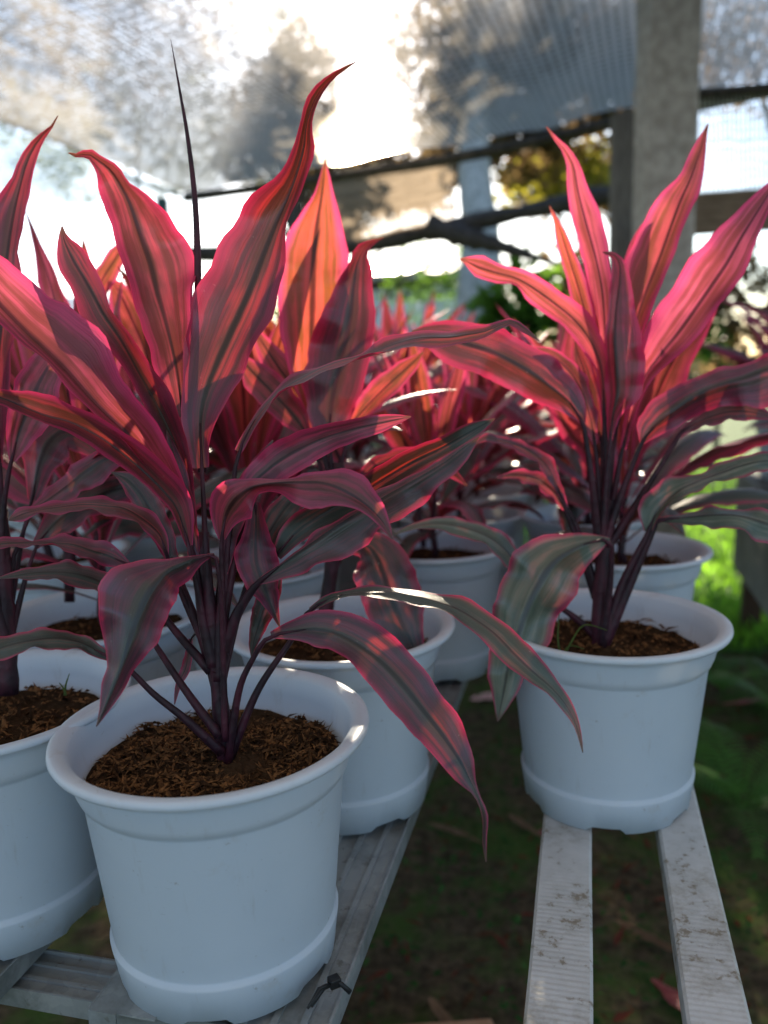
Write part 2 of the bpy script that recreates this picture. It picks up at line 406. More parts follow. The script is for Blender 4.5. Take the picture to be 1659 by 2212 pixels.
# ------------------------------------------------------------------ pots
PR, PH, PB = 0.110, 0.177, 0.078
def pot_mesh(seg=96):
    # outer wall from the foot up, over the lip, and down the inside
    prof = [(PB - 0.004, 0.0), (PB, 0.001), (PB + 0.0038, 0.029), (PB + 0.0040, 0.0315), (PB + 0.0012, 0.0325), (PB + 0.0018, 0.035),
            (0.0905, 0.140), (0.0912, 0.1425), (0.0932, 0.1440), (0.0955, 0.150), (0.0985, 0.163), (0.1000, 0.1690), (0.1050, 0.1700), (0.1088, 0.1712), (PR, 0.1735),
            (0.1095, 0.1762), (0.1070, PH), (0.1035, 0.1768), (0.0990, 0.1752), (0.0965, 0.1725), (0.0940, 0.160), (0.0915, 0.1475), (0.0893, 0.1450), (0.0885, 0.139), (0.080, 0.04), (0.0745, 0.008), (0.0, 0.008)]
    mb = MB(); vs = []; fs = []
    for r, z in prof:
        for k in range(seg):
            q = 2 * math.pi * k / seg
            zz = z
            if z < 0.002:
                ph = (q * 6 / (2 * math.pi) + 0.33) % 1.0
                zz = z + 0.0045 * max(0.0, min(1.0, (0.20 - abs(ph - 0.5)) / 0.035))
            rr = r * (1 + 0.004 * math.sin(2 * q + 0.6))
            vs.append((rr * math.cos(q), rr * math.sin(q), zz))
    for i in range(len(prof) - 1):
        for k in range(seg):
            k2 = (k + 1) % seg
            fs.append((i * seg + k, i * seg + k2, (i + 1) * seg + k2, (i + 1) * seg + k))
    mb.add(vs, fs); me = mb.mesh('pot', POT, True)
    return me
POT_ME = pot_mesh()
def soil_height(x, y, s):
    return 0.146 + 0.006 * noise.noise(Vector((x * 22, y * 22, s))) + 0.003 * noise.noise(Vector((x * 70, y * 70, s))) + 0.008 * max(0, 1 - math.hypot(x, y) / 0.04)
def soil_mesh(s):
    mb = MB(); vs = [(0, 0, soil_height(0, 0, s))]; fs = []; nr, ns = 14, 40
    for i in range(1, nr + 1):
        r = 0.0885 * i / nr
        for k in range(ns):
            q = 2 * math.pi * k / ns; x, y = r * math.cos(q), r * math.sin(q)
            vs.append((x, y, soil_height(x, y, s)))
    for k in range(ns): fs.append((0, 1 + k, 1 + (k + 1) % ns))
    for i in range(nr - 1):
        for k in range(ns):
            a = 1 + i * ns; b = a + ns; k2 = (k + 1) % ns
            fs.append((a + k, b + k, b + k2, a + k2))
    mb.add(vs, fs); return mb.mesh('soil', SOIL, True)
def chips_mesh(s, count, size=1.0):
    r0 = random.Random(s); mb = MB()
    for _ in range(count):
        r = 0.086 * math.sqrt(r0.random()); q = r0.random() * 6.283; x, y = r * math.cos(q), r * math.sin(q)
        z = soil_height(x, y, s) + 0.0024
        L = (0.002 + 0.009 * r0.random() ** 2.2) * size; w = r0.uniform(0.0007, 0.0024) * size
        M = Matrix.Rotation(r0.random() * 6.283, 3, 'Z') @ Matrix.Rotation(r0.gauss(0, 0.45), 3, 'Y')
        k = r0.uniform(-0.25, 0.25) * L
        vs = [M @ Vector(p) + Vector((x, y, z)) for p in ((-L, 0, 0), (0, -w, w * 0.3 + k), (0, w, w * 0.3 + k), (L, 0, 0), (0, 0, w * 1.1 + k))]
        mb.add(vs, [(0, 1, 4), (1, 3, 4), (3, 2, 4), (2, 0, 4), (0, 2, 1), (1, 2, 3)])
    return mb.mesh('soil_chips', CHIP)
SOIL_A = soil_mesh(1.0); CHIPS_A = chips_mesh(5, 500)

def base_plant(u, v, label, group=None, chips=None, soil=None, rz=0.0):
    p = uv(u, v, BZ)
    root = empty('potted_plant', p, label, 'potted plant', group)
    po = new_obj('pot', POT_ME, root); po.rotation_euler = (0, 0, rz)
    new_obj('soil', soil or SOIL_A, root)
    ch = new_obj('soil_chips', chips or CHIPS_A, root); ch['kind'] = 'stuff'
    return root

def stem_tube(root, D, pts, r0, r1):
    o0 = Vector(root.location)
    ps = [Vector(p) for p in catmull([tuple(at(x, y, D + z * 0.01) - o0) for x, y, z in pts], 14)]
    mb = MB(); mb.tube(ps, [(r0 + (r1 - r0) * i / 13) * (1 + 0.10 * math.sin(i * 2.4)) for i in range(14)], 12)
    return mb.build('stem', STEM, root, True)

# ------------------------------------------------------------------ ground and lawn
def make_ground():
    t = NT('dark_soil_ground'); c = t.coord()
    n = t.noise(c, 3.5, 5, 0.65); n2 = t.noise(c, 40, 5, 0.7); n3 = t.noise(c, 9, 5, 0.7)
    col = t.mix(t.step(n2, 0.3, 0.75), (0.044, 0.033, 0.022), (0.16, 0.115, 0.072))
    col = t.mix(t.math('MULTIPLY', t.step(t.math('ADD', n, t.math('MULTIPLY', n3, 0.5)), 0.68, 0.9), 0.85), col, (0.065, 0.115, 0.028))
    df = t.new('ShaderNodeBsdfDiffuse'); t.link(col, df.inputs[0]); t.link(t.bump(n2, 0.6, 0.03), df.inputs['Normal'])
    return t.done(df.outputs[0])
g = MB(); g.add([(-150, -60, 0), (150, -60, 0), (150, 250, 0), (-150, 250, 0)], [(0, 1, 2, 3)])
tag(g.build('ground', make_ground()), kind='structure')
LAWN = make_flat('lawn_ground', (0.04, 0.09, 0.015), (0.07, 0.14, 0.03), 12, 0.9, 0.8, dist=0.03)
lw = MB()
lw.add([(0.95, 2.7, 0.004), (9, 2.2, 0.004), (14, 30, 0.004), (-14, 30, 0.004), (-10, 6.5, 0.004), (0.5, 5.0, 0.004)], [(0, 1, 2, 3, 4, 5)])
tag(lw.build('lawn', LAWN), kind='structure')
GRASS = make_foliage('grass_blade', (0.08, 0.19, 0.02), (0.18, 0.34, 0.04), (0.40, 0.80, 0.06), 0.5)
gb = MB(); r0 = random.Random(3)
for i in range(16000):
    y = 2.7 + 5.0 * r0.random() ** 1.3; x = r0.uniform(0.75, 0.62 * y + 1.0)
    h = r0.uniform(0.03, 0.10); q = r0.random() * 6.283; w = r0.uniform(0.002, 0.005)
    dx, dy = math.cos(q), math.sin(q); ln = r0.uniform(0.1, 0.7) * h
    gb.add([(x - dy * w, y + dx * w, 0.003), (x + dy * w, y - dx * w, 0.003), (x + dx * ln * 0.4 + dy * w * 0.6, y + dy * ln * 0.4 - dx * w * 0.6, h * 0.65), (x + dx * ln, y + dy * ln, h)], [(0, 1, 2, 3)])
tag(gb.build('grass', GRASS), 'short bright green grass on the sunlit lawn behind the benches', 'grass', kind='stuff')
WEED = make_foliage('weed_leaf', (0.02, 0.06, 0.018), (0.06, 0.13, 0.035), (0.05, 0.14, 0.025), 0.25, 0.02)
wb = MB()
for i in range(5200):
    p = uv(r0.uniform(-0.62, 0.75), r0.uniform(0.75, 3.2)); cl = noise.noise(Vector((p.x * 4, p.y * 4, 2)))
    if cl < -0.08: continue
    q = r0.random() * 6.283; L = r0.uniform(0.006, 0.018); z = r0.uniform(0.004, 0.03)
    dx, dy = math.cos(q) * L, math.sin(q) * L; t = r0.uniform(-0.6, 0.8) * L
    wb.add([(p.x, p.y, z), (p.x + dx * .5 - dy * .35, p.y + dy * .5 + dx * .35, z + t * .6), (p.x + dx, p.y + dy, z + t), (p.x + dx * .5 + dy * .35, p.y + dy * .5 - dx * .35, z + t * .6)], [(0, 1, 2, 3)])
tag(wb.build('ground_weeds', WEED), 'small dark green weeds and moss sprigs on the soil between the benches', 'weeds', kind='stuff')
LITTER = make_soil_mat('leaf_litter_brown', (0.05, 0.028, 0.016), (0.16, 0.08, 0.04), (0.13, 0.036, 0.024))
lb = MB()
for i in range(900):
    p = uv(r0.uniform(-0.62, 0.75), r0.uniform(0.7, 3.2)); L = r0.uniform(0.008, 0.026); w = L * r0.uniform(.15, .35)
    M = Matrix.Rotation(r0.random() * 6.283, 3, 'Z') @ Matrix.Rotation(r0.gauss(0, 0.3), 3, 'Y')
    o = Vector((p.x, p.y, 0.010))
    lb.add([M @ Vector(q) + o for q in ((-L, 0, 0), (-L * .3, -w, .003), (L, 0, .002), (-L * .3, w, .004))], [(0, 1, 2, 3)])
tag(lb.build('leaf_litter', LITTER), 'scattered brown bits of dead leaf and bark on the soil', 'leaf litter', kind='stuff')

# ------------------------------------------------------------------ benches
YAW = Matrix.Rotation(-BA, 3, 'Z')
def bench_root(label):
    return empty('plant_bench', (0, 0, 0), label, 'bench', 'plant benches', -BA)     # local x = u, y = v
def ribbed_slat(u0, u1, v0, v1, z1, th, parent, mat):
    """a slat with fine cross ribs on its near part"""
    mb = MB(); vs = []; fs = []
    nv = int((v1 - v0) / 0.0011) if v1 - v0 < 0.8 else 700
    e = 0.0022
    for i in range(nv + 1):
        v = v0 + (v1 - v0) * i / nv
        rp = 0.00016 * math.sin(v / 0.0052 * 2 * math.pi) * max(0, min(1, (0.66 - v) / 0.1)) if nv != 700 or True else 0
        sag = 0.0012 * noise.noise(Vector((u0 * 9, v * 5, 1)))
        for (u, z) in ((u0, z1 - th), (u0, z1 - e), (u0 + e, z1 + rp), (u0 * 0.66 + u1 * 0.34, z1 + rp), (u0 * 0.34 + u1 * 0.66, z1 + rp), (u1 - e, z1 + rp), (u1, z1 - e), (u1, z1 - th)):
            vs.append((u + sag, v, z))
    for i in range(nv):
        for j in range(8):
            j2 = (j + 1) % 8
            fs.append((i * 8 + j, (i + 1) * 8 + j, (i + 1) * 8 + j2, i * 8 + j2))
    fs.append(tuple(range(8))); fs.append(tuple(nv * 8 + 7 - k for k in range(8)))
    mb.add(vs, fs); o = mb.build('slat', mat, parent); return o
right = bench_root('narrow bench of two pale dirty slats under the right-hand potted plant')
for (a, b) in ((-0.0365, 0.0075), (0.0665, 0.1065)):
    ribbed_slat(a, b, 0.10, 0.80, BZ, 0.022, right, SLAT)
    ribbed_slat(a, b, 0.802, 3.2, BZ, 0.022, right, SLAT)
for v in (0.18, 2.0, 3.0):
    m = MB(); m.box((-0.06, v - 0.02, BZ - 0.062), (0.13, v + 0.02, BZ - 0.0225)); m.build('cross_beam', METAL, right, bevel=0.002)
    for u in (-0.05, 0.09):
        m = MB(); m.box((u, v - 0.018, 0), (u + 0.032, v + 0.018, BZ - 0.0625)); m.build('leg', METAL, right, bevel=0.002)

left = bench_root('galvanised steel channel bench under the left-hand rows of potted plants')
def channel(mb, u0, u1, v0, v1, z, h=0.012, lip=0.0045, wall=0.0018, along='v'):
    """an upturned channel: a web with raised lips and side walls"""
    def bx(a0, a1, z0, z1):
        if along == 'v': mb.box((a0, v0, z0), (a1, v1, z1))
        else: mb.box((u0, a0, z0), (u1, a1, z1))
    p0, p1 = (u0, u1) if along == 'v' else (v0, v1)
    w = p1 - p0
    bx(p0 + wall, p1 - wall, z - wall, z)
    bx(p0, p0 + wall, z - h, z + lip); bx(p1 - wall, p1, z - h, z + lip)
    bx(p0 + w * .30, p0 + w * .38, z + 0.0001, z + 0.0022); bx(p0 + w * .64, p0 + w * .72, z + 0.0001, z + 0.0022)
ZT = BZ - 0.0048
for k, (a, b) in enumerate(((-0.216, -0.158), (-0.317, -0.262), (-0.460, -0.403), (-0.565, -0.510), (-0.73, -0.675), (-0.81, -0.755), (-1.0, -0.945))):
    m = MB(); channel(m, a, b, (0.36, 0.43, 0.36)[k] if k < 3 else 0.36, 3.3, ZT); m.build('rail', METAL, left)
for v0, zz in ((0.447, ZT - 0.018), (1.30, ZT - 0.018), (2.2, ZT - 0.018), (3.1, ZT - 0.018)):
    m = MB(); channel(m, -1.10, -0.165, v0, v0 + 0.042, zz, along='u', lip=0.0035); m.build('cross_beam', METAL, left)
    for u in ((-1.06, -0.22) if v0 < .5 or v0 > 3 else (-1.06,)):
        m = MB(); m.box((u, v0 + 0.004, 0), (u + 0.034, v0 + 0.038, zz - 0.014)); m.build('leg', METAL, left, bevel=0.002)

# the solid bench further off on the right: rendered side board on brown timber legs
GREYB = make_flat('grey_board', (0.13, 0.135, 0.13), (0.21, 0.21, 0.20), 9, 0.8, 0.4)
BROWN = make_flat('dark_brown_timber', (0.035, 0.017, 0.010), (0.075, 0.036, 0.020), 14, 0.75, 0.5, (6, 6, 1))
u3 = 0.52
far = bench_root('low grey-sided bench on dark brown legs at the right edge of the photo')
m = MB(); m.box((u3, 1.7, 0.25), (u3 + 0.022, 3.15, 0.60)); m.build('side_panel', GREYB, far, bevel=0.003)
for k in range(5):
    m = MB(); a = u3 + 0.03 + k * 0.16; m.box((a, 1.7, 0.575), (a + 0.13, 3.15, 0.598)); m.build('slat', GREYB, far, bevel=0.003)
for v in (2.0, 2.42, 3.10):
    m = MB(); m.box((u3 + 0.03, v - 0.03, 0), (u3 + 0.09, v + 0.03, 0.57)); m.build('leg', BROWN, far, bevel=0.004)
    m = MB(); m.box((u3 + 0.72, v - 0.03, 0), (u3 + 0.78, v + 0.03, 0.57)); m.build('leg', BROWN, far, bevel=0.004)

# ------------------------------------------------------------------ the four plants drawn leaf by leaf
CHIPS_F = chips_mesh(11, 3800, 0.85); SOIL_F = soil_mesh(3.0)
DF = 0.58
front = base_plant(-0.254, 0.498, 'largest nearest red cordyline with tall rolled spike, in the foremost white pot', 'potted cordylines', CHIPS_F, SOIL_F, 0.35)
stem_tube(front, DF, [(492, 1660, 0), (480, 1560, 0), (466, 1430, 0), (452, 1300, 0), (442, 1210, .3), (440, 1150, .5)], 0.0066, 0.0040)
scp = at(905, 1575, DF - 0.064) - Vector(front.location); scq = at(962, 1650, DF - 0.067) - Vector(front.location)
def scar_fn(p):
    ab = scq - scp; t = max(0, min(1, (p - scp).dot(ab) / ab.length_squared)); return max(0.0, 1.0 - (p - (scp + ab * t)).length / 0.0085)
FL = [
 dict(tone=.13, W=88, label='broad backlit red-brown leaf rising behind the spike', pet=[(455,1400,0),(445,1200,0),(438,1050,.5)], rows=[(437,1010,1,20,13),(432,930,2,30,22),(440,860,2.5,44,42),(475,770,3,78,58),(530,650,3.5,88,55),(590,500,3,82,28),(632,400,2.5,34,22),(655,325,2,20,20),(662,270,1.5,14,10),(680,215,1,17,9),(715,168,.5,7,6),(768,134,0,1,1)]),
 dict(sd=.75, tone=.40, W=92, label='broad upright leaf with pink margins and twisted tip', pet=[(450,1350,.5),(420,1150,1.5),(398,960,2.5)], rows=[(395,900,3.4,22,12),(384,812,4,38,20),(373,758,4.6,44,32),(355,686,5,46,54),(339,633,5.3,48,74),(323,566,5.5,52,88),(301,502,5.5,52,68),(280,438,5.2,48,36),(262,402,5,42,18),(240,368,4.6,32,14),(212,346,4.2,15,10),(190,333,4,6,10),(165,336,3.6,4,4),(148,330,3.4,1,1)]),
 dict(sd=.85, tone=.80, W=98, label='broad pink leaf leaning out to the left', pet=[(455,1400,0),(430,1280,0),(410,1170,0)], rows=[(407,1150,0,6,8),(370,1060,-.5,10,30),(320,990,-1,14,48),(273,936,-1.2,14,60),(240,905,-1.4,14,68),(200,866,-1.5,15,80),(150,809,-1.6,18,90),(100,759,-1.6,20,94),(57,719,-1.6,22,88),(0,660,-1.4,26,72),(-50,600,-1.2,30,60),(-100,530,-1,25,40),(-140,460,-.8,1,1)]),
 dict(tone=.36, W=72, pet=[(452,1400,0),(430,1290,-.5),(412,1200,-1)], rows=[(408,1180,-1,5,8),(383,1102,-1.5,12,32),(353,1062,-2,14,42),(320,1029,-2.3,16,40),(283,996,-2.6,20,38),(233,956,-3,24,32),(187,929,-3.2,22,32),(143,909,-3.4,18,30),(100,899,-3.5,14,40),(50,879,-3.6,14,34),(0,859,-3.8,14,18),(-60,850,-4,12,16),(-120,860,-4,1,1)]),
 dict(tone=.16, W=60, pet=[(455,1380,.5),(435,1250,.5),(417,1130,1)], rows=[(412,1090,1,10,10),(395,1010,1.5,20,18),(370,940,2,24,26),(335,870,2.5,22,36),(300,805,3,22,28),(262,735,3.4,30,22),(225,680,3.6,40,16),(199,632,3.7,36,22),(180,600,3.7,32,30),(163,572,3.7,30,30),(149,545,3.6,24,26),(137,515,3.5,10,10),(134,488,3.4,1,1)]),
 dict(tone=.28, W=58, sl=1, sr=-1, label='long thin leaf arching far out to the right', pet=[(480,1330,.5),(495,1150,1),(508,1010,1.7)], rows=[(515,975,2,8,8),(545,915,2.5,8,8),(598,850,3,8,8),(660,811,3,7,6),(719,784,2.7,6,6),(795,764,2.3,9,9),(852,742,2,12,12),(910,728,1.6,13,15),(970,728,1.3,16,18),(1010,722,1.1,14,19),(1046,716,1,10,13),(1080,702,.9,7,9),(1106,694,.8,5,7),(1135,712,.7,5,6),(1166,737,.6,1,1)]),
 dict(tone=.45, W=50, sl=1, sr=1, label='curled leaf folding over to show its dull purple face', pet=[(484,1420,-.3),(480,1280,-.6),(478,1180,-1)], rows=[(479,1165,-1,6,6),(484,1128,-1.5,26,22),(496,1096,-2.2,44,44),(520,1068,-3,38,40),(552,1050,-4,16,16),(600,1042,-5,7,22),(650,1040,-6,12,48),(696,1042,-6.8,22,54),(742,1060,-7.3,44,32),(789,1090,-7.6,35,15),(826,1127,-7.8,14,10),(848,1166,-8,1,1)]),
 dict(tone=.05, W=72, sl=1, sr=-1, label='dark folded leaf with crimson lower margin reaching right', pet=[(470,1450,0),(509,1333,-.3),(548,1270,-.8)], pr=11, rows=[(556,1260,-1,4,4),(609,1218,-2,5,32),(676,1170,-3,7,54),(742,1125,-4,10,60),(826,1075,-5,12,52),(909,1029,-6,12,42),(960,998,-6.5,8,33),(1000,968,-7,6,20),(1035,944,-7,1,1)]),
 dict(tone=.0, W=60, pet=[(470,1400,.5),(540,1280,1.2),(588,1212,1.5)], rows=[(596,1200,1.5,8,12),(640,1150,1,30,20),(700,1110,.5,30,30),(790,1060,-.5,28,30),(880,1005,-1.5,26,24),(960,965,-2.5,22,20),(1020,930,-3.5,16,16),(1069,904,-4,1,1)]),
 dict(tone=.08, W=88, sl=1, sr=1, label='drooping dark leaf with red edge hanging over the left of the pot', pet=[(486,1600,-1),(482,1400,-2),(476,1270,-3),(466,1205,-3.5)], pr=5, rows=[(463,1197,-3.5,2,2),(430,1204,-4,14,6),(395,1216,-4.6,34,14),(357,1236,-5.3,42,28),(325,1278,-6,52,90),(300,1330,-6.5,54,88),(280,1385,-7,48,55),(262,1440,-7.3,26,32),(240,1495,-7.5,20,21),(225,1530,-7.6,12,9),(208,1570,-7.7,1,1)]),
 dict(tone=.08, W=60, sl=1, sr=-1, scar=scar_fn, label='long dark drooping leaf with a brown scar near its tip', pet=[(492,1645,-.5),(516,1493,-1.5),(548,1420,-2.2),(572,1383,-2.8)], rows=[(585,1372,-3,6,6),(640,1362,-3.6,24,20),(682,1360,-4,38,34),(729,1370,-4.5,47,34),(776,1395,-5,54,36),(826,1432,-5.5,53,46),(870,1478,-6,52,50),(915,1535,-6.4,48,48),(955,1586,-6.7,42,40),(992,1640,-7,28,32),(1018,1690,-7.2,15,16),(1034,1722,-7.3,6,8),(1047,1765,-7.4,5,6),(1046,1815,-7.5,4,4),(1050,1862,-7.6,1,1)]),
 dict(tone=-.1, W=48, sl=1, sr=-1, label='narrow greenish leaf drooping toward the right pot', pet=[(497,1635,-.3),(556,1493,-.5),(629,1383,-.6),(662,1326,-.7)], rows=[(670,1318,-.8,5,5),(712,1292,-1.2,9,8),(775,1280,-1.6,9,8),(842,1278,-2.2,10,12),(909,1289,-2.8,14,17),(980,1311,-3.4,22,20),(1030,1340,-3.9,26,20),(1070,1370,-4.3,30,22),(1110,1412,-4.7,34,28),(1150,1450,-5,28,22),(1190,1484,-5.3,16,14),(1222,1522,-5.6,12,10),(1245,1565,-5.8,8,6),(1259,1626,-6,1,1)]),
 dict(tone=.35, W=46, sl=-1, sr=1, pet=[(455,1420,1),(400,1300,1),(366,1215,.3)], rows=[(360,1200,0,5,5),(345,1155,-.5,14,14),(310,1122,-1,17,20),(270,1098,-1.5,18,16),(233,1092,-2,16,13),(180,1089,-2.5,14,14),(120,1096,-3,11,12),(80,1102,-3.4,8,8),(45,1112,-3.6,14,14),(18,1124,-3.8,1,1)]),
 dict(tone=.18, W=44, sl=-1, sr=1, pet=[(455,1450,0),(363,1343,.6),(290,1230,.8)], rows=[(280,1222,.8,5,5),(235,1200,.5,22,20),(200,1190,.3,20,22),(160,1176,0,16,18),(120,1172,-.5,9,11),(80,1170,-1,5,6),(40,1172,-1.5,8,8),(0,1175,-2,10,12),(-50,1190,-2.5,1,1)]),
 dict(tone=.0, W=42, sl=-1, sr=1, label='lowest dark green leaf on a long bare stalk', pet=[(478,1625,-1),(400,1553,-2),(333,1500,-2.5),(280,1447,-3),(250,1428,-3)], rows=[(240,1422,-3,8,8),(207,1404,-3.2,14,13),(173,1387,-3.4,17,16),(120,1378,-3.8,21,18),(60,1384,-4.2,20,18),(0,1400,-4.6,22,22),(-60,1430,-5,15,15),(-110,1470,-5.2,1,1)]),
 dict(tone=.02, W=46, sl=-1, sr=1, pet=[(474,1590,-1),(400,1490,-.5),(340,1400,0),(298,1335,.8)], rows=[(290,1325,1,6,6),(230,1265,1,22,20),(170,1240,.8,24,22),(100,1235,.5,16,16),(40,1242,.2,8,8),(-10,1250,0,1,1)]),
 dict(tone=.12, W=55, pet=[(480,1350,.5),(505,1220,1),(532,1110,2),(546,1082,2)], pr=7, rows=[(552,1085,2,8,8),(553,1120,1.8,18,18),(552,1170,1.5,32,32),(554,1215,1.2,44,42),(568,1260,1,32,32),(585,1305,.8,16,14),(604,1354,.6,1,1)]),
 dict(tone=.0, W=30, pet=[(480,1400,1),(540,1270,2.5),(596,1222,2.8)], rows=[(600,1230,2.5,8,8),(585,1280,2.3,20,22),(565,1330,2.2,20,20),(548,1385,2,10,10),(543,1420,2,1,1)]),
 dict(tone=.25, W=10, pet=[(448,1400,1),(428,1368,1.8),(414,1378,2)], pr=3, rows=[(412,1380,2,4,4),(402,1440,2,9,9),(385,1480,2,6,6),(377,1522,2,1,1)]),
 dict(tone=.35, W=44, pet=[(470,1330,.5),(490,1150,1),(510,1085,1)], rows=[(515,1075,1,8,8),(560,1030,1,30,32),(620,985,1,36,40),(690,950,1,28,34),(760,928,1,20,24),(830,912,1,16,16),(888,900,1,1,1)]),
 dict(tone=.05, W=34, pr=8, pet=[(468,1480,.2),(430,1360,.8),(385,1240,1.6)], rows=[(380,1228,1.8,8,8),(352,1160,2.4,20,22),(318,1090,3,26,26),(280,1040,3.6,18,18),(240,1020,4,1,1)]),
 dict(tone=.02, W=34, pr=8, pet=[(470,1500,.2),(500,1380,1.2),(530,1270,2)], rows=[(534,1258,2.1,8,8),(560,1190,2.8,20,20),(600,1120,3.4,26,26),(650,1060,3.9,20,20),(700,1020,4.2,1,1)]),
 dict(tone=.10, W=30, pr=9, pet=[(462,1440,-.2),(436,1330,-.3),(424,1230,0)], rows=[(422,1218,0,9,9),(412,1140,.3,16,14),(396,1060,.8,20,16),(378,990,1.2,14,12),(360,930,1.5,1,1)]),
 dict(tone=.08, W=30, pr=9, pet=[(474,1470,-.2),(474,1350,-.2),(480,1250,.4)], rows=[(482,1238,.5,9,9),(496,1160,1,17,17),(520,1080,1.6,20,20),(552,1010,2.1,14,14),(590,950,2.5,1,1)]),
]
for d in FL: traced_leaf(front, DF, **d)
# the rolled new leaf
sp = [Vector(p) for p in catmull([tuple(at(x, y, DF + .048) - Vector(front.location)) for x, y in ((437,1020),(432,850),(428,660),(427,560),(421,430),(406,300),(389,200),(369,86))], 30)]
m = MB(); m.tube(sp, [0.0032 * (1 - (i / 29) ** 2.2) + 0.0002 for i in range(30)], 10)
o = m.build('leaf_spike', STEM, front, True); o['label'] = 'tall thin rolled new leaf'

# second row, just behind the front pot
DC = 0.80
cpl = base_plant(-0.229, 0.728, 'upright orange and red leaved cordyline behind and right of the front pot', 'potted cordylines', rz=0.9)
stem_tube(cpl, DC, [(690, 1400, 0), (706, 1300, 0), (725, 1150, 0), (732, 1000, 0)], 0.0075, 0.006)
CL = [
 dict(sd=.05, tone=.85, W=76, label='upright glowing orange-pink leaf', pet=[(712,1290,0),(722,1080,0),(672,900,.8)], rows=[(668,880,1,12,14),(668,810,1.5,36,40),(672,740,2,54,58),(675,650,2.2,66,66),(678,560,2.2,64,68),(685,480,2,40,52),(695,420,1.8,16,26),(702,345,1.5,1,1)]),
 dict(tone=.15, W=74, label='upright wavy dark red leaf', pet=[(712,1290,0),(725,1150,0),(716,1000,0)], rows=[(712,960,0,14,14),(712,915,0,38,36),(722,840,-.3,60,52),(740,760,-.5,70,55),(755,690,-.6,54,50),(764,620,-.7,36,36),(770,575,-.8,16,30),(782,545,-.8,16,12),(800,525,-.8,6,6),(829,513,-.8,1,1)]),
 dict(tone=.45, W=45, pet=[(718,1150,.5),(690,1000,1)], rows=[(668,945,1,4,4),(640,905,1.2,24,24),(600,860,1.4,32,32),(560,818,1.6,30,30),(528,785,1.8,16,16),(505,765,2,1,1)]),
 dict(tone=.05, W=62, sl=1, sr=1, label='broad dark leaf hanging down beside the pot', pet=[(712,1300,0),(725,1230,0),(742,1190,0)], rows=[(745,1185,0,10,10),(785,1175,-1.5,26,30),(815,1205,-2.5,50,48),(835,1260,-3.2,58,56),(856,1320,-3.6,56,52),(880,1370,-3.8,36,36),(897,1410,-4,16,12),(905,1442,-4,1,1)]),
 dict(tone=.55, W=30, pet=[(728,1120,0),(738,1000,.3)], rows=[(752,925,.5,6,6),(790,880,.5,22,18),(840,830,.5,26,22),(890,785,.5,14,14),(915,760,.5,1,1)]),
 dict(tone=.6, W=40, pet=[(726,1150,1),(735,1040,2)], rows=[(740,1000,2,8,8),(700,930,3,24,24),(650,860,3.5,30,30),(600,790,4,26,26),(560,730,4.2,12,12),(535,690,4.3,1,1)]),
 dict(tone=.2, W=40, sl=-1, sr=1, pet=[(722,1180,0),(750,1080,-.5)], rows=[(765,1050,-.6,8,8),(820,1005,-1,18,18),(890,990,-1.5,20,20),(960,1010,-2,14,14),(1010,1050,-2.3,1,1)]),
]
for d in CL: traced_leaf(cpl, DC, n=30, **d)

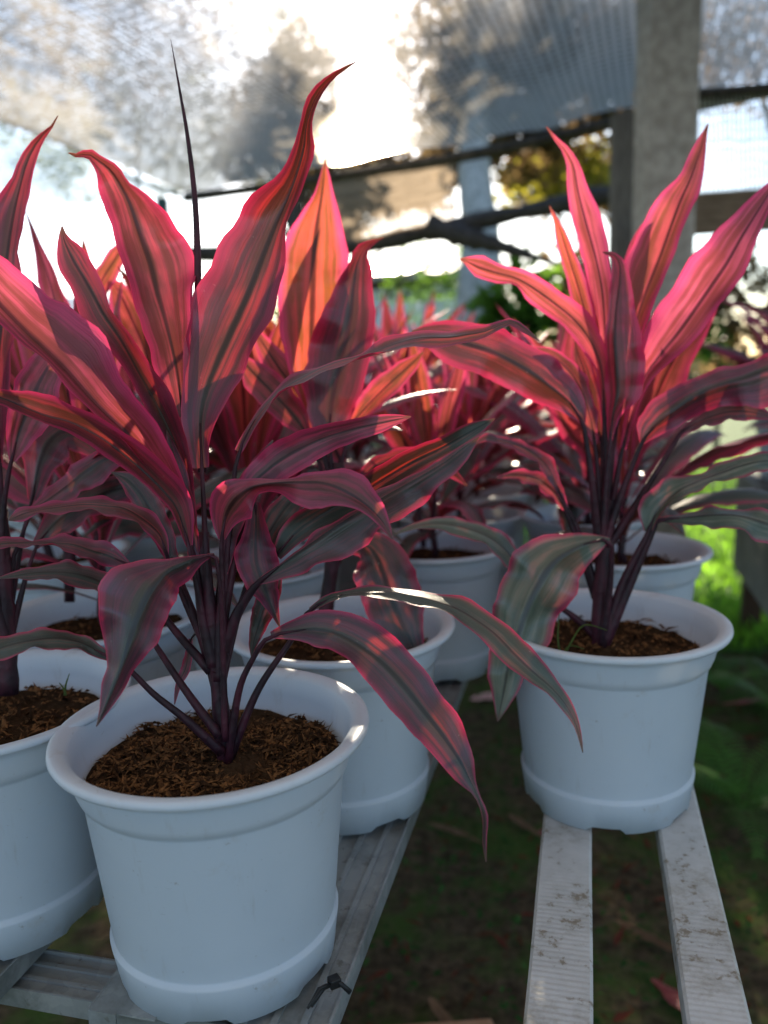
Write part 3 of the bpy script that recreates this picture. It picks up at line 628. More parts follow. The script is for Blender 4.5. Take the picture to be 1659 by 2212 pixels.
# the plant on the narrow right-hand bench
DR = 0.78
SOIL_R = soil_mesh(8.0)
rpl = base_plant(0.0206, 0.777, 'pink leaved cordyline in a white pot standing on the two-slat bench', 'potted cordylines', chips_mesh(21, 900), SOIL_R, 0.1)
stem_tube(rpl, DR, [(1298, 1420, 0), (1296, 1330, 0), (1300, 1240, 0), (1306, 1150, 0), (1310, 1080, 0)], 0.0085, 0.0065)
RL = [
 dict(sd=.45, tone=.88, W=56, label='upright glowing coral leaf with dark midrib', pet=[(1305,1180,0),(1320,1000,.5),(1335,900,1)], rows=[(1338,890,1,5,5),(1355,790,1.5,20,16),(1374,700,2,34,20),(1395,635,2.2,48,22),(1425,560,2.5,56,22),(1450,490,2.6,52,25),(1470,435,2.6,40,26),(1492,385,2.5,24,26),(1510,335,2.3,20,14),(1520,300,2.2,10,6),(1530,267,2,1,1)]),
 dict(sd=.97, tone=.95, W=68, label='widest pink leaf leaning out to the right', pet=[(1308,1190,0),(1325,1080,0),(1340,990,0)], rows=[(1345,970,0,6,6),(1368,880,0,14,10),(1393,815,0,30,14),(1430,763,.2,48,24),(1468,716,.3,62,30),(1517,648,.4,64,34),(1569,572,.3,56,36),(1604,510,.2,46,28),(1635,460,0,30,20),(1660,420,-.2,18,12),(1690,370,-.4,1,1)]),
 dict(sd=.8, tone=1.0, W=36, pet=[(1305,1180,0),(1312,1000,1),(1310,910,2)], rows=[(1310,900,2,8,8),(1308,800,2.5,14,14),(1306,700,2.8,22,18),(1300,620,3,28,22),(1285,550,3,24,26),(1264,475,3,26,32),(1248,410,2.8,20,22),(1240,360,2.6,14,12),(1222,325,2.4,8,8),(1200,300,2.2,4,4),(1180,274,2,1,1)]),
 dict(tone=.95, W=24, pet=[(1302,1150,.5),(1303,1000,2),(1300,890,3)], rows=[(1300,880,3,5,5),(1280,740,3.5,14,14),(1255,640,3.8,20,18),(1230,560,3.8,16,15),(1212,505,3.6,12,10),(1200,475,3.5,5,5),(1187,445,3.4,1,1)]),
 dict(tone=.8, W=34, pet=[(1305,1180,0),(1308,1020,-.3),(1305,905,-.5)], rows=[(1305,900,-.5,5,5),(1300,800,-.5,14,16),(1275,735,-.5,22,24),(1240,690,-.7,26,28),(1200,657,-.9,28,26),(1160,628,-1,26,26),(1119,603,-1,14,20),(1075,590,-1,20,18),(1035,578,-1,18,26),(1012,566,-1,8,12),(992,559,-1,1,1)]),
 dict(sd=.7, tone=.6, W=58, sl=1, sr=1, label='folded upright leaf in front of the crown', pet=[(1300,1180,-.3),(1308,1060,-1),(1317,965,-1.5)], rows=[(1318,955,-1.5,4,4),(1324,895,-2,12,16),(1333,850,-2.3,22,46),(1330,790,-2.6,22,57),(1326,730,-2.8,16,55),(1330,670,-2.9,15,40),(1338,610,-2.8,18,22),(1338,570,-2.6,14,12),(1325,550,-2.4,8,6),(1302,545,-2.2,1,1)]),
 dict(tone=.22, W=60, sl=1, sr=1, label='broad green-streaked leaf pointing left', pet=[(1295,1210,0),(1280,1050,-1.5),(1262,925,-2)], rows=[(1260,915,-2,5,5),(1235,875,-2.4,22,30),(1185,832,-3,42,44),(1129,793,-3.5,50,46),(1069,763,-4,50,48),(994,738,-4.4,50,40),(935,722,-4.6,30,25),(890,715,-4.8,1,1)]),
 dict(tone=.5, W=32, sl=-1, sr=1, pet=[(1300,1150,0),(1290,1000,-.5)], rows=[(1285,960,-.5,5,5),(1275,900,-.5,18,14),(1255,840,-.5,26,18),(1225,795,-.5,26,18),(1185,765,-.5,18,14),(1140,752,-.5,1,1)]),
 dict(tone=.13, W=64, sl=1, sr=1, label='wavy dark red leaf running out at the right edge', pet=[(1305,1180,-.3),(1345,1060,-1),(1380,970,-1.5)], rows=[(1385,958,-1.5,4,5),(1410,925,-1.8,34,20),(1457,886,-2.2,42,30),(1510,851,-2.5,30,38),(1559,830,-2.7,30,42),(1608,815,-2.8,24,58),(1659,797,-3,30,66),(1710,790,-3.2,30,40),(1760,790,-3.4,1,1)]),
 dict(tone=.3, W=30, sl=1, sr=-1, pet=[(1300,1200,.3),(1380,1080,.5),(1468,938,.5)], rows=[(1472,932,.5,6,6),(1520,905,.5,12,16),(1570,890,.5,20,18),(1620,890,.5,20,16),(1680,905,.5,1,1)]),
 dict(tone=-.15, W=46, sl=1, sr=-1, pet=[(1300,1390,-.5),(1345,1260,-1),(1397,1158,-1.5)], pr=8, rows=[(1400,1150,-1.5,8,6),(1420,1105,-2,40,8),(1464,1062,-2.5,30,12),(1510,1038,-3,16,16),(1555,1022,-3.3,16,18),(1610,1003,-3.6,18,20),(1660,995,-4,18,20),(1720,1000,-4.3,1,1)]),
 dict(tone=-.2, W=46, sl=1, sr=-1, label='grey-green leaf with a wavy pink lower margin', pet=[(1300,1400,-.5),(1370,1240,-1),(1418,1126,-1.5)], pr=9, rows=[(1422,1124,-1.6,3,3),(1470,1118,-2,8,12),(1530,1112,-2.5,12,28),(1590,1112,-3,14,24),(1640,1125,-3.4,22,38),(1700,1150,-3.8,22,30),(1770,1210,-4.2,1,1)]),
 dict(tone=-.2, W=82, sl=1, sr=1, label='broad grey-green leaf drooping over the left of the rim', pet=[(1297,1400,-.5),(1315,1290,-1.5),(1323,1180,-2.8)], rows=[(1318,1165,-3,3,3),(1285,1168,-3.5,28,14),(1240,1185,-4,46,34),(1195,1218,-4.5,62,66),(1160,1270,-5,70,66),(1135,1330,-5.4,60,66),(1115,1385,-5.6,60,50),(1100,1430,-5.6,40,40),(1092,1475,-5.5,30,33),(1083,1520,-5.4,16,16),(1075,1558,-5.3,1,1)]),
 dict(tone=-.2, W=36, sl=-1, sr=1, pet=[(1292,1380,.5),(1250,1340,1),(1185,1295,1)], rows=[(1180,1290,1,5,5),(1125,1230,0,16,16),(1085,1180,-.5,20,20),(1030,1148,-1,20,18),(965,1132,-1.5,16,14),(900,1136,-2,6,8),(848,1156,-2.4,1,1)]),
 dict(tone=.1, W=32, sl=-1, sr=1, pet=[(1292,1300,.3),(1254,1160,.5),(1218,1086,.5)], rows=[(1215,1080,.5,6,6),(1189,1018,.3,12,14),(1159,983,0,14,14),(1119,961,-.3,12,8),(1080,950,-.6,8,8),(1050,945,-.8,8,8),(1025,960,-1,1,1)]),
 dict(tone=.4, W=32, sl=-1, sr=1, pet=[(1288,1290,.5),(1240,1150,.5),(1225,1110,.3)], rows=[(1222,1100,.3,6,6),(1195,1060,0,14,16),(1160,1035,-.3,14,16),(1115,1026,-.6,10,10),(1070,1032,-.8,1,1)]),
 dict(tone=.35, W=22, pet=[(1300,1150,.5),(1302,970,2)], rows=[(1300,960,2,4,4),(1280,860,2.5,16,16),(1262,800,2.6,22,20),(1248,760,2.6,14,14),(1242,730,2.6,1,1)]),
 dict(tone=.7, W=24, pet=[(1310,1100,1),(1330,860,3.5)], rows=[(1340,760,3.9,8,8),(1345,700,4,14,12),(1360,620,4.2,24,16),(1372,540,4.3,14,16),(1390,490,4.3,6,6),(1400,475,4.3,1,1)]),
]
for d in RL: traced_leaf(rpl, DR, n=34, **d)

# the plant at the left edge
DL = 0.66
lpl = base_plant(-0.455, 0.512, 'cordyline cut by the left edge, in the white pot beside the front pot', 'potted cordylines', chips_mesh(31, 800), None, 0.5)
stem_tube(lpl, DL, [(18, 1500, 0), (16, 1400, 0), (8, 1250, 0), (0, 1100, 0)], 0.008, 0.006)
LL = [
 dict(tone=.22, W=58, pet=[(15,1400,0),(10,1200,0),(0,1010,0)], rows=[(0,1000,0,5,5),(-5,800,1,30,25),(5,680,1.3,45,30),(15,560,1.5,50,28),(28,470,1.6,48,22),(45,395,1.6,22,16),(60,345,1.5,18,18),(85,300,1.4,8,10),(108,278,1.3,3,4),(125,250,1.2,1,1)]),
 dict(tone=.6, W=50, pet=[(15,1400,0),(5,1150,-.5),(20,1015,-1)], rows=[(25,995,-1,5,8),(42,930,-1,28,40),(65,870,-1,38,55),(90,815,-1,42,40),(125,765,-1,34,25),(165,725,-1,1,1)]),
 dict(tone=.3, W=34, sl=1, sr=-1, pet=[(15,1380,0),(30,1200,.5)], rows=[(60,1110,1,6,6),(130,1060,1,20,26),(190,1015,1,24,34),(240,985,1,20,28),(292,974,1,1,1)]),
 dict(tone=.05, W=44, sl=1, sr=-1, pet=[(16,1400,0),(60,1230,1)], rows=[(75,1180,1.5,8,8),(130,1120,2.5,26,30),(200,1075,3.5,30,34),(280,1050,4.5,24,28),(350,1045,5.2,1,1)]),
 dict(tone=.12, W=46, sl=1, sr=1, pet=[(10,1380,1),(50,1150,3)], rows=[(70,1080,3.5,8,8),(85,1000,4,32,36),(110,950,4.5,44,48),(150,930,4.8,36,40),(200,960,5,20,26),(230,1010,5,1,1)]),
 dict(tone=.7, W=50, pet=[(12,1380,-.5),(-30,1200,-1)], rows=[(-40,1150,-1,8,8),(-90,1000,-1.5,40,40),(-140,850,-2,40,40),(-190,700,-2,1,1)]),
]
for d in LL: traced_leaf(lpl, DL, n=30, **d)

# ------------------------------------------------------------------ the rows behind, grown plants
def grow_plant(seed, nleaf, h, spread, label='x', group=None):
    r = random.Random(seed)
    root = base_plant(0, 0, label, group, rz=r.random())
    root.location = (0, 0, 0)
    mb = MB(); top = 0.15 + h
    pts = [Vector((0.004 * math.sin(k * 1.3 + seed), 0.004 * math.cos(k * 1.7 + seed), 0.14 + (top - 0.14) * k / 8)) for k in range(9)]
    mb.tube(pts, [0.0075 - 0.0003 * k for k in range(9)], 8); mb.build('stem', STEM, root, True)
    az = r.random() * 6.28
    for k in range(nleaf):
        q = k / (nleaf - 1)                        # 0 lowest, 1 youngest
        az += 2.4 + r.uniform(-.25, .25)
        e0 = math.radians(32 + 52 * q + r.uniform(-8, 8)); ln = spread * (0.26 + 0.14 * math.sin(q * 2.6) + r.uniform(-.03, .04))
        w = r.uniform(.028, .040) * (1 - 0.2 * q)
        droop = (1.9 - 1.65 * q) * r.uniform(.75, 1.15)
        tone = min(1, max(0, -0.15 + 1.05 * q ** 1.3 + r.uniform(-.15, .15)))
        z = 0.15 + h * (0.25 + 0.75 * q)
        new_obj('leaf', grown_leaf_mesh((0, 0, z), az, e0, ln, w, droop, tone, r.random(), 0.35, r.uniform(-.6, .6)), root)
    return root
protos = [grow_plant(100 + k, 17 + k % 3 * 2, (0.13, 0.16, 0.11, 0.15)[k], (0.98, 1.05, 0.9, 1.0)[k]) for k in range(4)]
used = set()
def row_plant(u, v, label, group='potted cordylines', sc=1.0):
    k = rnd.randrange(4)
    if k not in used: o = protos[k]; used.add(k)
    else: o = copy_tree(protos[k])
    o.location = uv(u, v, BZ); o.rotation_euler = (0, 0, rnd.random() * 6.28); o.scale = (1, 1, 1)
    tag(o, label, 'potted plant', group)
    if sc != 1.0:
        for ch in o.children:
            if ch.name.startswith(('leaf', 'stem')): ch.scale = (sc, sc, sc); ch.location = (0, 0, 0.15 * (1 - sc))
    return o
bpl = row_plant(-0.49, 0.735, 'shaded cordyline in the white pot between the left edge plant and the front plant', sc=.8)
Db = 0.86
for d in (dict(tone=.75, W=30, rows=[(150,830,0,10,10),(140,760,0,20,18),(125,680,0,28,26),(105,600,0,20,16),(85,545,0,10,10),(68,490,0,4,4),(55,457,0,1,1)]),
          dict(tone=.8, W=28, rows=[(170,760,0,8,8),(190,680,0,16,16),(215,615,0,22,22),(245,565,0,20,20),(275,520,0,8,8),(292,490,0,1,1)]),
          dict(tone=.9, W=40, rows=[(330,830,1,8,8),(310,750,1,26,26),(285,690,1,34,34),(262,640,1,26,26),(240,600,1,1,1)])):
    tmp = empty('tmp', uv(-0.49, 0.735, BZ), None, None)
    lf = traced_leaf(tmp, Db, pet=[(150,1300,0),(160,1050,0),(d['rows'][0][0], d['rows'][0][1] + 60, 0)], n=26, **d)
    zr = Matrix.Rotation(-bpl.rotation_euler.z, 4, 'Z')
    lf.parent = bpl; lf.matrix_local = zr
    bpl_tmp = tmp; bpy.data.objects.remove(tmp)
row_plant(-0.415, 0.955, 'cordyline in the white pot directly behind the foremost pot, half hidden')
row_plant(-0.205, 1.094, 'cordyline in the small-looking white pot seen between the front and right plants', sc=.66)
row_plant(0.045, 1.089, 'cordyline in the white pot close behind the right-hand plant', sc=.8)
row_plant(0.000, 1.33, 'cordyline in the white pot third in line on the two-slat bench', sc=.85)
GA, GL = 'rows of cordylines far along the left bench', 'blurred red cordyline in a white pot in the crowded far rows of the left bench'
for (u, v) in [(-.20,1.33),(-.22,1.57),(-.21,1.8),(-.23,2.04),(-.2,2.3),(-.22,2.6),(-.46,1.2),(-.45,1.44),(-.47,1.7),(-.45,1.95),(-.46,2.2),(-.45,2.5),
               (-.73,.98),(-.70,1.22),(-.72,1.46),(-.7,1.72),(-.71,2.0),(-.7,2.3),(-.96,1.3),(-.95,1.56),(-.96,1.85),(-.95,2.15),(-.94,2.5)]:
    row_plant(u + rnd.uniform(-.015, .015), v + rnd.uniform(-.02, .02), GL, GA, rnd.uniform(.62, .74) if u > -.3 else rnd.uniform(.78, .95))
GB, GM = 'cordylines far along the two-slat bench', 'blurred red cordyline in a white pot in the distant line on the two-slat bench'
for v in (1.58, 1.82, 2.08, 2.36, 2.7): row_plant(0.035 + rnd.uniform(-.01, .01), v, GM, GB, rnd.uniform(.65, .8))
GC, GN = 'cordylines on the grey-sided bench', 'blurred red cordyline in a white pot standing on the grey-sided bench at right'
for (u, v) in [(.63,1.95),(.64,2.25),(.62,2.6),(.64,2.95),(.88,2.1),(.9,2.45),(.88,2.8),(1.12,2.6),(1.1,3.0),(.88,3.05)]:
    row_plant(u, v, GN, GC, rnd.uniform(1.0, 1.12))
for k, p in enumerate(protos):
    if k not in used: row_plant(-.45, 2.8 + .25 * k, GL, GA)

# ------------------------------------------------------------------ shade nets, poles, posts
NET = make_net('shade_net_weave', (0.72, 0.65, 0.54), 0.88, 0.038, 0.20, (0.06, 3.5, 0.80, 1.5))  # last tuple: added thin patch in the roof so sun reaches the leaves
NETC = make_net('shade_net_cyan', (0.55, 0.70, 0.69), 0.52, 0.02, 0.1)
NETW = make_net('shade_net_white', (0.55, 0.57, 0.58), 0.52, 0.02, 0.1)
def net(name, a, b, c, d, mat, label, sag=0.06, n=24):
    """a hanging cloth between four corners a b c d (a-b and d-c run the same way)"""
    vs = []; uvs = []; fs = []
    la = (b - a).length; lb = (d - a).length
    for i in range(n + 1):
        for j in range(n + 1):
            s, t = i / n, j / n
            p = a * (1 - s) * (1 - t) + b * s * (1 - t) + c * s * t + d * (1 - s) * t
            z = sag * (math.sin(s * math.pi) ** .7 * math.sin(t * math.pi) ** .7) + 0.02 * abs(math.sin(s * 31 + 2.5 * noise.noise(Vector((s * 3, t * 4, 5))))) ** 3 * (1 - .5 * t) + 0.03 * noise.noise(Vector((s * 6, t * 6, la)))
            vs.append((p.x, p.y, p.z - z)); uvs.append((s * la, t * lb))
    for i in range(n):
        for j in range(n):
            k = i * (n + 1) + j; fs.append((k, k + n + 1, k + n + 2, k + 1))
    me = bpy.data.meshes.new(name); me.from_pydata(vs, [], fs); me.update()
    ul = me.uv_layers.new(name='UVMap'); ul.data.foreach_set('uv', [x for lp in me.loops for x in uvs[lp.vertex_index]])
    me.polygons.foreach_set('use_smooth', [True] * len(me.polygons)); me.materials.append(mat)
    o = new_obj(name, me); tag(o, label, 'shade net', 'shade nets'); return o
NA = at(400, 418, 6.0); NB = at(1500, 205, 4.1)
dirR = (NB - NA); ND = NA + dirR * 1.75
L1 = at(0, 250, 4.3); dl = (L1 - NA); NL = NA + dl * 4.6
NL.z = 2.5; NR = ND + dl * 4.0; NR.z = 2.6
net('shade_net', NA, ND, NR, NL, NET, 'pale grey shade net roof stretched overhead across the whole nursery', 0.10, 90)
CA = NA + Vector((-0.05, 0.1, 0.02)); CB = at(0, 462, 6.6); CBB = CA + (CB - CA) * 3.2
net('shade_net', CA, CBB, CBB + dl * 4.0 + Vector((0, 0, .5)), NL + Vector((-.1, 0, .02)), NETC, 'bluish white shade net beyond the left edge of the net roof', 0.05, 20)
SA = at(1430, 212, 3.95); SB = at(1900, 165, 3.75); SC = at(1900, 395, 3.75); SD = at(1430, 418, 3.95)
net('shade_net', SA, SB, SC, SD, NETW, 'white shade net hanging upright to the right of the concrete post', 0.02, 16)

POLE = make_flat('dark_pole', (0.05, 0.043, 0.036), (0.115, 0.095, 0.078), 30, 0.7, 0.4, (1, 1, .3))
ROLL_M = make_flat('rolled_dark_net', (0.045, 0.038, 0.034), (0.10, 0.085, 0.075), 30, 0.9, 0.9)
TEAL = make_flat('teal_painted_pipe', (0.03, 0.09, 0.10), (0.05, 0.12, 0.13), 20, 0.5, 0.2)
CONC = make_flat('concrete', (0.30, 0.27, 0.23), (0.45, 0.41, 0.36), 26, 0.9, 0.7)
WOODG = make_flat('weathered_grey_timber', (0.13, 0.11, 0.095), (0.22, 0.19, 0.165), 12, 0.85, 0.5, (8, 8, 1))
BOARD = make_flat('brown_beam_timber', (0.15, 0.10, 0.065), (0.26, 0.18, 0.12), 10, 0.8, 0.5, (1, 1, 8))
NETB = make_net('shade_net_brown', (0.40, 0.32, 0.24), 0.74, 0.03, 0.05)
net('shade_net', at(690, 398, 5.9), at(985, 335, 5.35), at(985, 478, 5.55), at(700, 530, 6.0), NETB, 'brown shade net hanging between the roof edge and the rolled net', 0.02, 16)
def single(mb, name, mat, label, cat, group=None, smooth=False, bevel=0):
    return tag(mb.build(name, mat, None, smooth, bevel), label, cat, group)
def pole(pts, r, label, mat=POLE, name='support_pole', cat='pole', group='poles carrying the nets', seg=12, taper=0.0, rough=.12):
    ps = [Vector(p) for p in catmull([tuple(p) for p in pts], 26)]
    mb = MB(); mb.tube(ps, [r * (1 - taper * i / 25) * (1 + rough * noise.noise(Vector((i * .7, r * 50, len(label))))) for i in range(26)], seg)
    return single(mb, name, mat, label, cat, group, True)
dn = Vector((0, 0, .03))
pole([NA - dn, NA + dirR * .35 - Vector((0, 0, .075)), NA + dirR * .7 - Vector((0, 0, .09)), NB - Vector((0, 0, .05)), ND - dn], 0.034, 'long dark pole along the far edge of the net roof')
pole([NA + Vector((0, 0, -.03)), NA + dl * .5 - Vector((0, 0, .05)), L1 - Vector((0, 0, .0)), NL], 0.012, 'thin cable along the left edge of the net roof', TEAL, 'edge_cable', 'cable', None)
pole([at(360, 548, 6.3), at(560, 548, 6.2), at(760, 535, 6.0), at(980, 488, 5.6), at(1320, 420, 4.9), at(1480, 385, 4.6)], 0.058, 'thick sagging dark roll of net below the roof edge', ROLL_M, 'rolled_net', 'rolled net', None, rough=.5)
pole([at(930, 492, 5.6), at(1010, 512, 5.5), at(1090, 535, 5.4), at(1210, 572, 5.25)], 0.085, 'short dark slanting roll of net branching down right', ROLL_M, 'rolled_net', 'rolled net', None, taper=.85, rough=.5)
pole([at(1480, 205, 3.93), at(1660, 190, 3.8), at(1900, 170, 3.7)], 0.025, 'dark tube holding the top of the white side net', POLE)
def post(x0, x1, ytop, d, mat, name, label, cat, group=None, depth=None):
    w = (x1 - x0) / FPX * d * 0.88; p = at((x0 + x1) / 2, 800, d); t = at((x0 + x1) / 2, ytop, d)
    mb = MB(); dp = depth or w
    n = 14; vs = []; fs = []
    for i in range(n + 1):
        z = -0.02 + (t.z + .02) * i / n
        for (sx, sy) in ((-1, -1), (1, -1), (1, 1), (-1, 1)):
            vs.append((p.x + sx * w / 2 * (1 + .03 * noise.noise(Vector((sx, z * 3, d)))) , p.y + sy * dp / 2, z))
    for i in range(n):
        for k in range(4):
            k2 = (k + 1) % 4; fs.append((i * 4 + k, i * 4 + k2, (i + 1) * 4 + k2, (i + 1) * 4 + k))
    fs += [(3, 2, 1, 0), tuple(n * 4 + k for k in range(4))]
    mb.add(vs, fs); return single(mb, name, mat, label, cat, group, False, 0.008)
post(1366, 1480, -120, 3.0, CONC, 'concrete_post', 'tall rough grey concrete post right of centre', 'post')
post(1312, 1366, 272, 4.2, WOODG, 'wooden_post', 'shorter weathered timber post left of the concrete post', 'post')
post(365, 391, 440, 6.05, TEAL, 'steel_post', 'slim dark teal post under the far corner of the net roof', 'post')
bm = MB(); a = at(1400, 470, 3.6); b = at(1900, 430, 3.4); ax = (b - a); q = Matrix.Rotation(math.atan2(ax.y, ax.x), 3, 'Z')
bm.box((0, -.02, -.085), (ax.length, .02, .085), q, a); single(bm, 'timber_beam', BOARD, 'brown horizontal timber beam right of the concrete post', 'beam', None, False, .004)

# ------------------------------------------------------------------ trees, shrubs, fence, shed
BARK = make_flat('pale_bark', (0.34, 0.32, 0.29), (0.58, 0.55, 0.51), 9, 0.9, 0.7, (3, 3, 1), 0.03)
DBARK = make_flat('dark_bark', (0.05, 0.04, 0.032), (0.10, 0.08, 0.065), 12, 0.9, 0.8, (4, 4, 1), 0.03)
FOL_D = make_foliage('dark_foliage', (0.05, 0.045, 0.022), (0.11, 0.085, 0.045), (0.42, 0.28, 0.12))
FOL_Y = make_foliage('yellow_green_foliage', (0.10, 0.13, 0.02), (0.20, 0.19, 0.03), (0.55, 0.50, 0.06), .55)
FOL_G = make_foliage('green_foliage', (0.035, 0.09, 0.02), (0.08, 0.16, 0.03), (0.22, 0.42, 0.05), .5)
def crown(r, blobs, n, size):
    mb = MB()
    vol = [b[3] ** 2 for b in blobs]; tot = sum(vol)
    for (cx, cy, cz, rad), vv in zip(blobs, vol):
        for _ in range(int(n * vv / tot)):
            d = Vector((r.gauss(0, 1), r.gauss(0, 1), r.gauss(0, 1))).normalized() * rad * r.random() ** .45
            p = Vector((cx, cy, cz)) + Vector((d.x, d.y, d.z * .85))
            if noise.noise(p * (1.6 / max(.4, rad))) < -.12: continue
            L = size * r.uniform(.6, 1.35); w = L * .32
            M = Matrix.Rotation(r.random() * 6.28, 3, 'Z') @ Matrix.Rotation(r.uniform(-1.2, .6), 3, 'Y') @ Matrix.Rotation(r.gauss(0, .5), 3, 'X')
            mb.add([M @ Vector(q) + p for q in ((0, 0, 0), (L * .45, -w, w * .25), (L, 0, -w * .2), (L * .45, w, w * .25))], [(0, 1, 2, 3)])
    return mb
def tree(seed, base, blobs, n, size, fol, label, r0=.12, bark=DBARK, name='tree', cat='tree', group='trees behind the nets', path=None, limbs=True):
    r = random.Random(seed); base = Vector(base); base.z = 0
    root = empty(name, base, label, cat, group)
    loc = [(b[0] - base.x, b[1] - base.y, b[2], b[3]) for b in blobs]
    mb = MB()
    top = Vector(loc[0][:3])
    pts = [Vector((0, 0, -.05))] + [Vector(p) - base for p in (path or [])] + [top] if path else [Vector((0, 0, -.05)), Vector((top.x * .1, top.y * .1, top.z * .35)), Vector((top.x * .5, top.y * .5, top.z * .7)), top]
    ps = [Vector(p) for p in catmull([tuple(p) for p in pts], 18)]
    mb.tube(ps, [r0 * (1 - .7 * (i / 17) ** 1.3) * (1 + .12 * noise.noise(Vector((i, seed, 0)))) for i in range(18)], 12)
    mb.build('trunk', bark, root, True)
    for b in (loc[1:] if limbs else []):
        q = MB(); s0 = ps[10]; e = Vector(b[:3]); mid = (s0 + e) / 2 + Vector((0, 0, -.1 * (e - s0).length))
        l = [Vector(p) for p in catmull([tuple(s0), tuple(mid), tuple(e)], 8)]
        q.tube(l, [r0 * .4 * (1 - .8 * i / 7) for i in range(8)], 7); q.build('limb', bark, root, True)
    cm = crown(r, loc, n, size); cm.build('crown', fol, root)
    return root
def B(x, y, d, rad): p = at(x, y, d); return (p.x, p.y, p.z, rad)
tree(1, at(640, 800, 9.0), [B(640, 205, 9, .62), B(600, 300, 9, .45), B(670, 330, 9, .45), B(640, 120, 9, .35), B(740, 320, 9, .40), B(560, 230, 9.1, .35), B(520, 340, 9, .35)], 5200, .12, FOL_D, 'small dark bushy tree left of the sun glare', .10)
p2 = at(1035, 900, 7.6)
tree(2, p2, [B(1040, 60, 8, 1.0), B(1200, 120, 8.4, 1.1), B(1000, 250, 8.6, .6), B(1080, 230, 8.2, .9), B(1300, 60, 8.2, .9), B(1250, 230, 8.5, .7), B(1010, 60, 8.5, .6), B(1000, 330, 8.7, .45), B(1150, 320, 8.7, .45), B(1330, 180, 8.4, .7)], 19000, .12, FOL_D, 'big tree with pale crooked trunk rising behind the roof edge', .25, BARK, path=[at(1030, 700, 7.6), at(1040, 520, 7.6), at(1025, 360, 7.7)], limbs=False)
tree(3, at(-500, 800, 9), [B(60, 20, 8, .9), B(300, -40, 8.4, .9), B(-150, 80, 8, .9), B(200, 130, 8.2, .7), B(430, 90, 8.6, .6), B(60, 180, 8.3, .8), B(330, 180, 8.5, .7), B(520, 30, 8.6, .5)], 4200, .07, FOL_D, 'thin leaved tree spreading above the net at the upper left', .06, limbs=False)
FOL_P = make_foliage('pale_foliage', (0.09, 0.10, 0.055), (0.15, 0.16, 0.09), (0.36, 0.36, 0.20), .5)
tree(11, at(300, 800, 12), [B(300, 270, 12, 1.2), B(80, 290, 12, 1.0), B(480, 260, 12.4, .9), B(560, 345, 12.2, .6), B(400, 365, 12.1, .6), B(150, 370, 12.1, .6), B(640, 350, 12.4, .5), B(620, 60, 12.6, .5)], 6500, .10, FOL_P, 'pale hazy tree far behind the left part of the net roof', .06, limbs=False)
tree(4, at(1240, 800, 9.5), [B(1200, 380, 9.5, .45), B(1120, 400, 9.6, .35), B(1280, 350, 9.4, .4)], 1100, .13, FOL_Y, 'yellow-green sunlit tree between the trunk and the posts', .06)
tree(5, at(1750, 800, 8), [B(1600, 60, 8, .9), B(1500, 20, 8.2, .7), B(1720, 140, 8, .8), B(1560, 150, 8.3, .5)], 2600, .09, FOL_D, 'thin leaved tree behind the net at the upper right', .06, limbs=False)
tree(9, at(700, 800, 13), [B(770, 400, 12, .68), B(850, 395, 12.2, .66), B(730, 470, 12.1, .5), B(920, 400, 12, .5), B(1180, 400, 12, .65), B(1290, 400, 12, .65), B(690, 410, 12, .5), B(1370, 400, 12, .65)], 13000, .15, make_foliage('brown_foliage', (.16, .11, .06), (.26, .19, .11), (.45, .3, .14)), 'dry brown leaved tree seen under the roof edge', .1)
def shrub(seed, x, y, d, rad, n, size, fol, label):
    p = at(x, y, d); tree(seed, p, [(p.x, p.y, p.z, rad), (p.x - rad * .7, p.y + .1, p.z - rad * .5, rad * .7), (p.x + rad * .7, p.y + .1, p.z - rad * .5, rad * .7), (p.x, p.y, max(.15, p.z - rad * 1.2), rad * .8)], n, size, fol, label, .03, DBARK, 'shrub', 'shrub', 'shrubs beyond the benches')
shrub(21, 1140, 640, 6.0, .32, 700, .14, FOL_G, 'large leaved bright green shrub right of the pale tree trunk')
shrub(22, 930, 590, 12, .55, 900, .12, FOL_G, 'pale green shrub above the white picket fence')
shrub(23, 1255, 590, 6.6, .30, 420, .15, FOL_D, 'dark green shrub behind the right-hand pink plant')
shrub(25, 1560, 640, 7.5, .55, 1500, .13, FOL_D, 'dark shrub behind the red plants at the right edge')
shrub(26, 1450, 690, 7.0, .40, 800, .13, FOL_G, 'green shrub low behind the foot of the concrete post')
shrub(24, 600, 620, 12, .5, 700, .12, FOL_G, 'green shrub between the upright front leaves')

WHITE = make_flat('white_paint', (0.70, 0.74, 0.78), (0.82, 0.84, 0.86), 8, 0.6, 0.1)
fa = at(820, 640, 10.0); fb = at(1330, 640, 9.6); fdir = (fb - fa); fdir.z = 0; fl = fdir.length; fang = math.atan2(fdir.y, fdir.x)
fr = empty('picket_fence', (fa.x, fa.y, 0), 'white picket fence beyond the rows, beside the pale trunk', 'fence', None, fang)
k = 0
pm = MB(); pm.add([(-.02, -.01, .05), (.02, -.01, .05), (.02, .01, .05), (-.02, .01, .05), (-.02, -.01, 1.72), (.02, -.01, 1.72), (.02, .01, 1.72), (-.02, .01, 1.72), (0, -.01, 1.76), (0, .01, 1.76)],
                  [(0, 3, 2, 1), (0, 1, 5, 8, 4), (2, 3, 7, 9, 6), (1, 2, 6, 5), (3, 0, 4, 7), (5, 6, 9, 8), (7, 4, 8, 9)])
pme = pm.mesh('picket', WHITE)
while k * .085 < fl:
    new_obj('picket', pme, fr, (k * .085, 0, 0)); k += 1
for z in (.4, 1.35):
    rb = MB(); rb.box((-.05, .012, z), (fl + .05, .035, z + .07)); rb.build('rail', WHITE, fr)

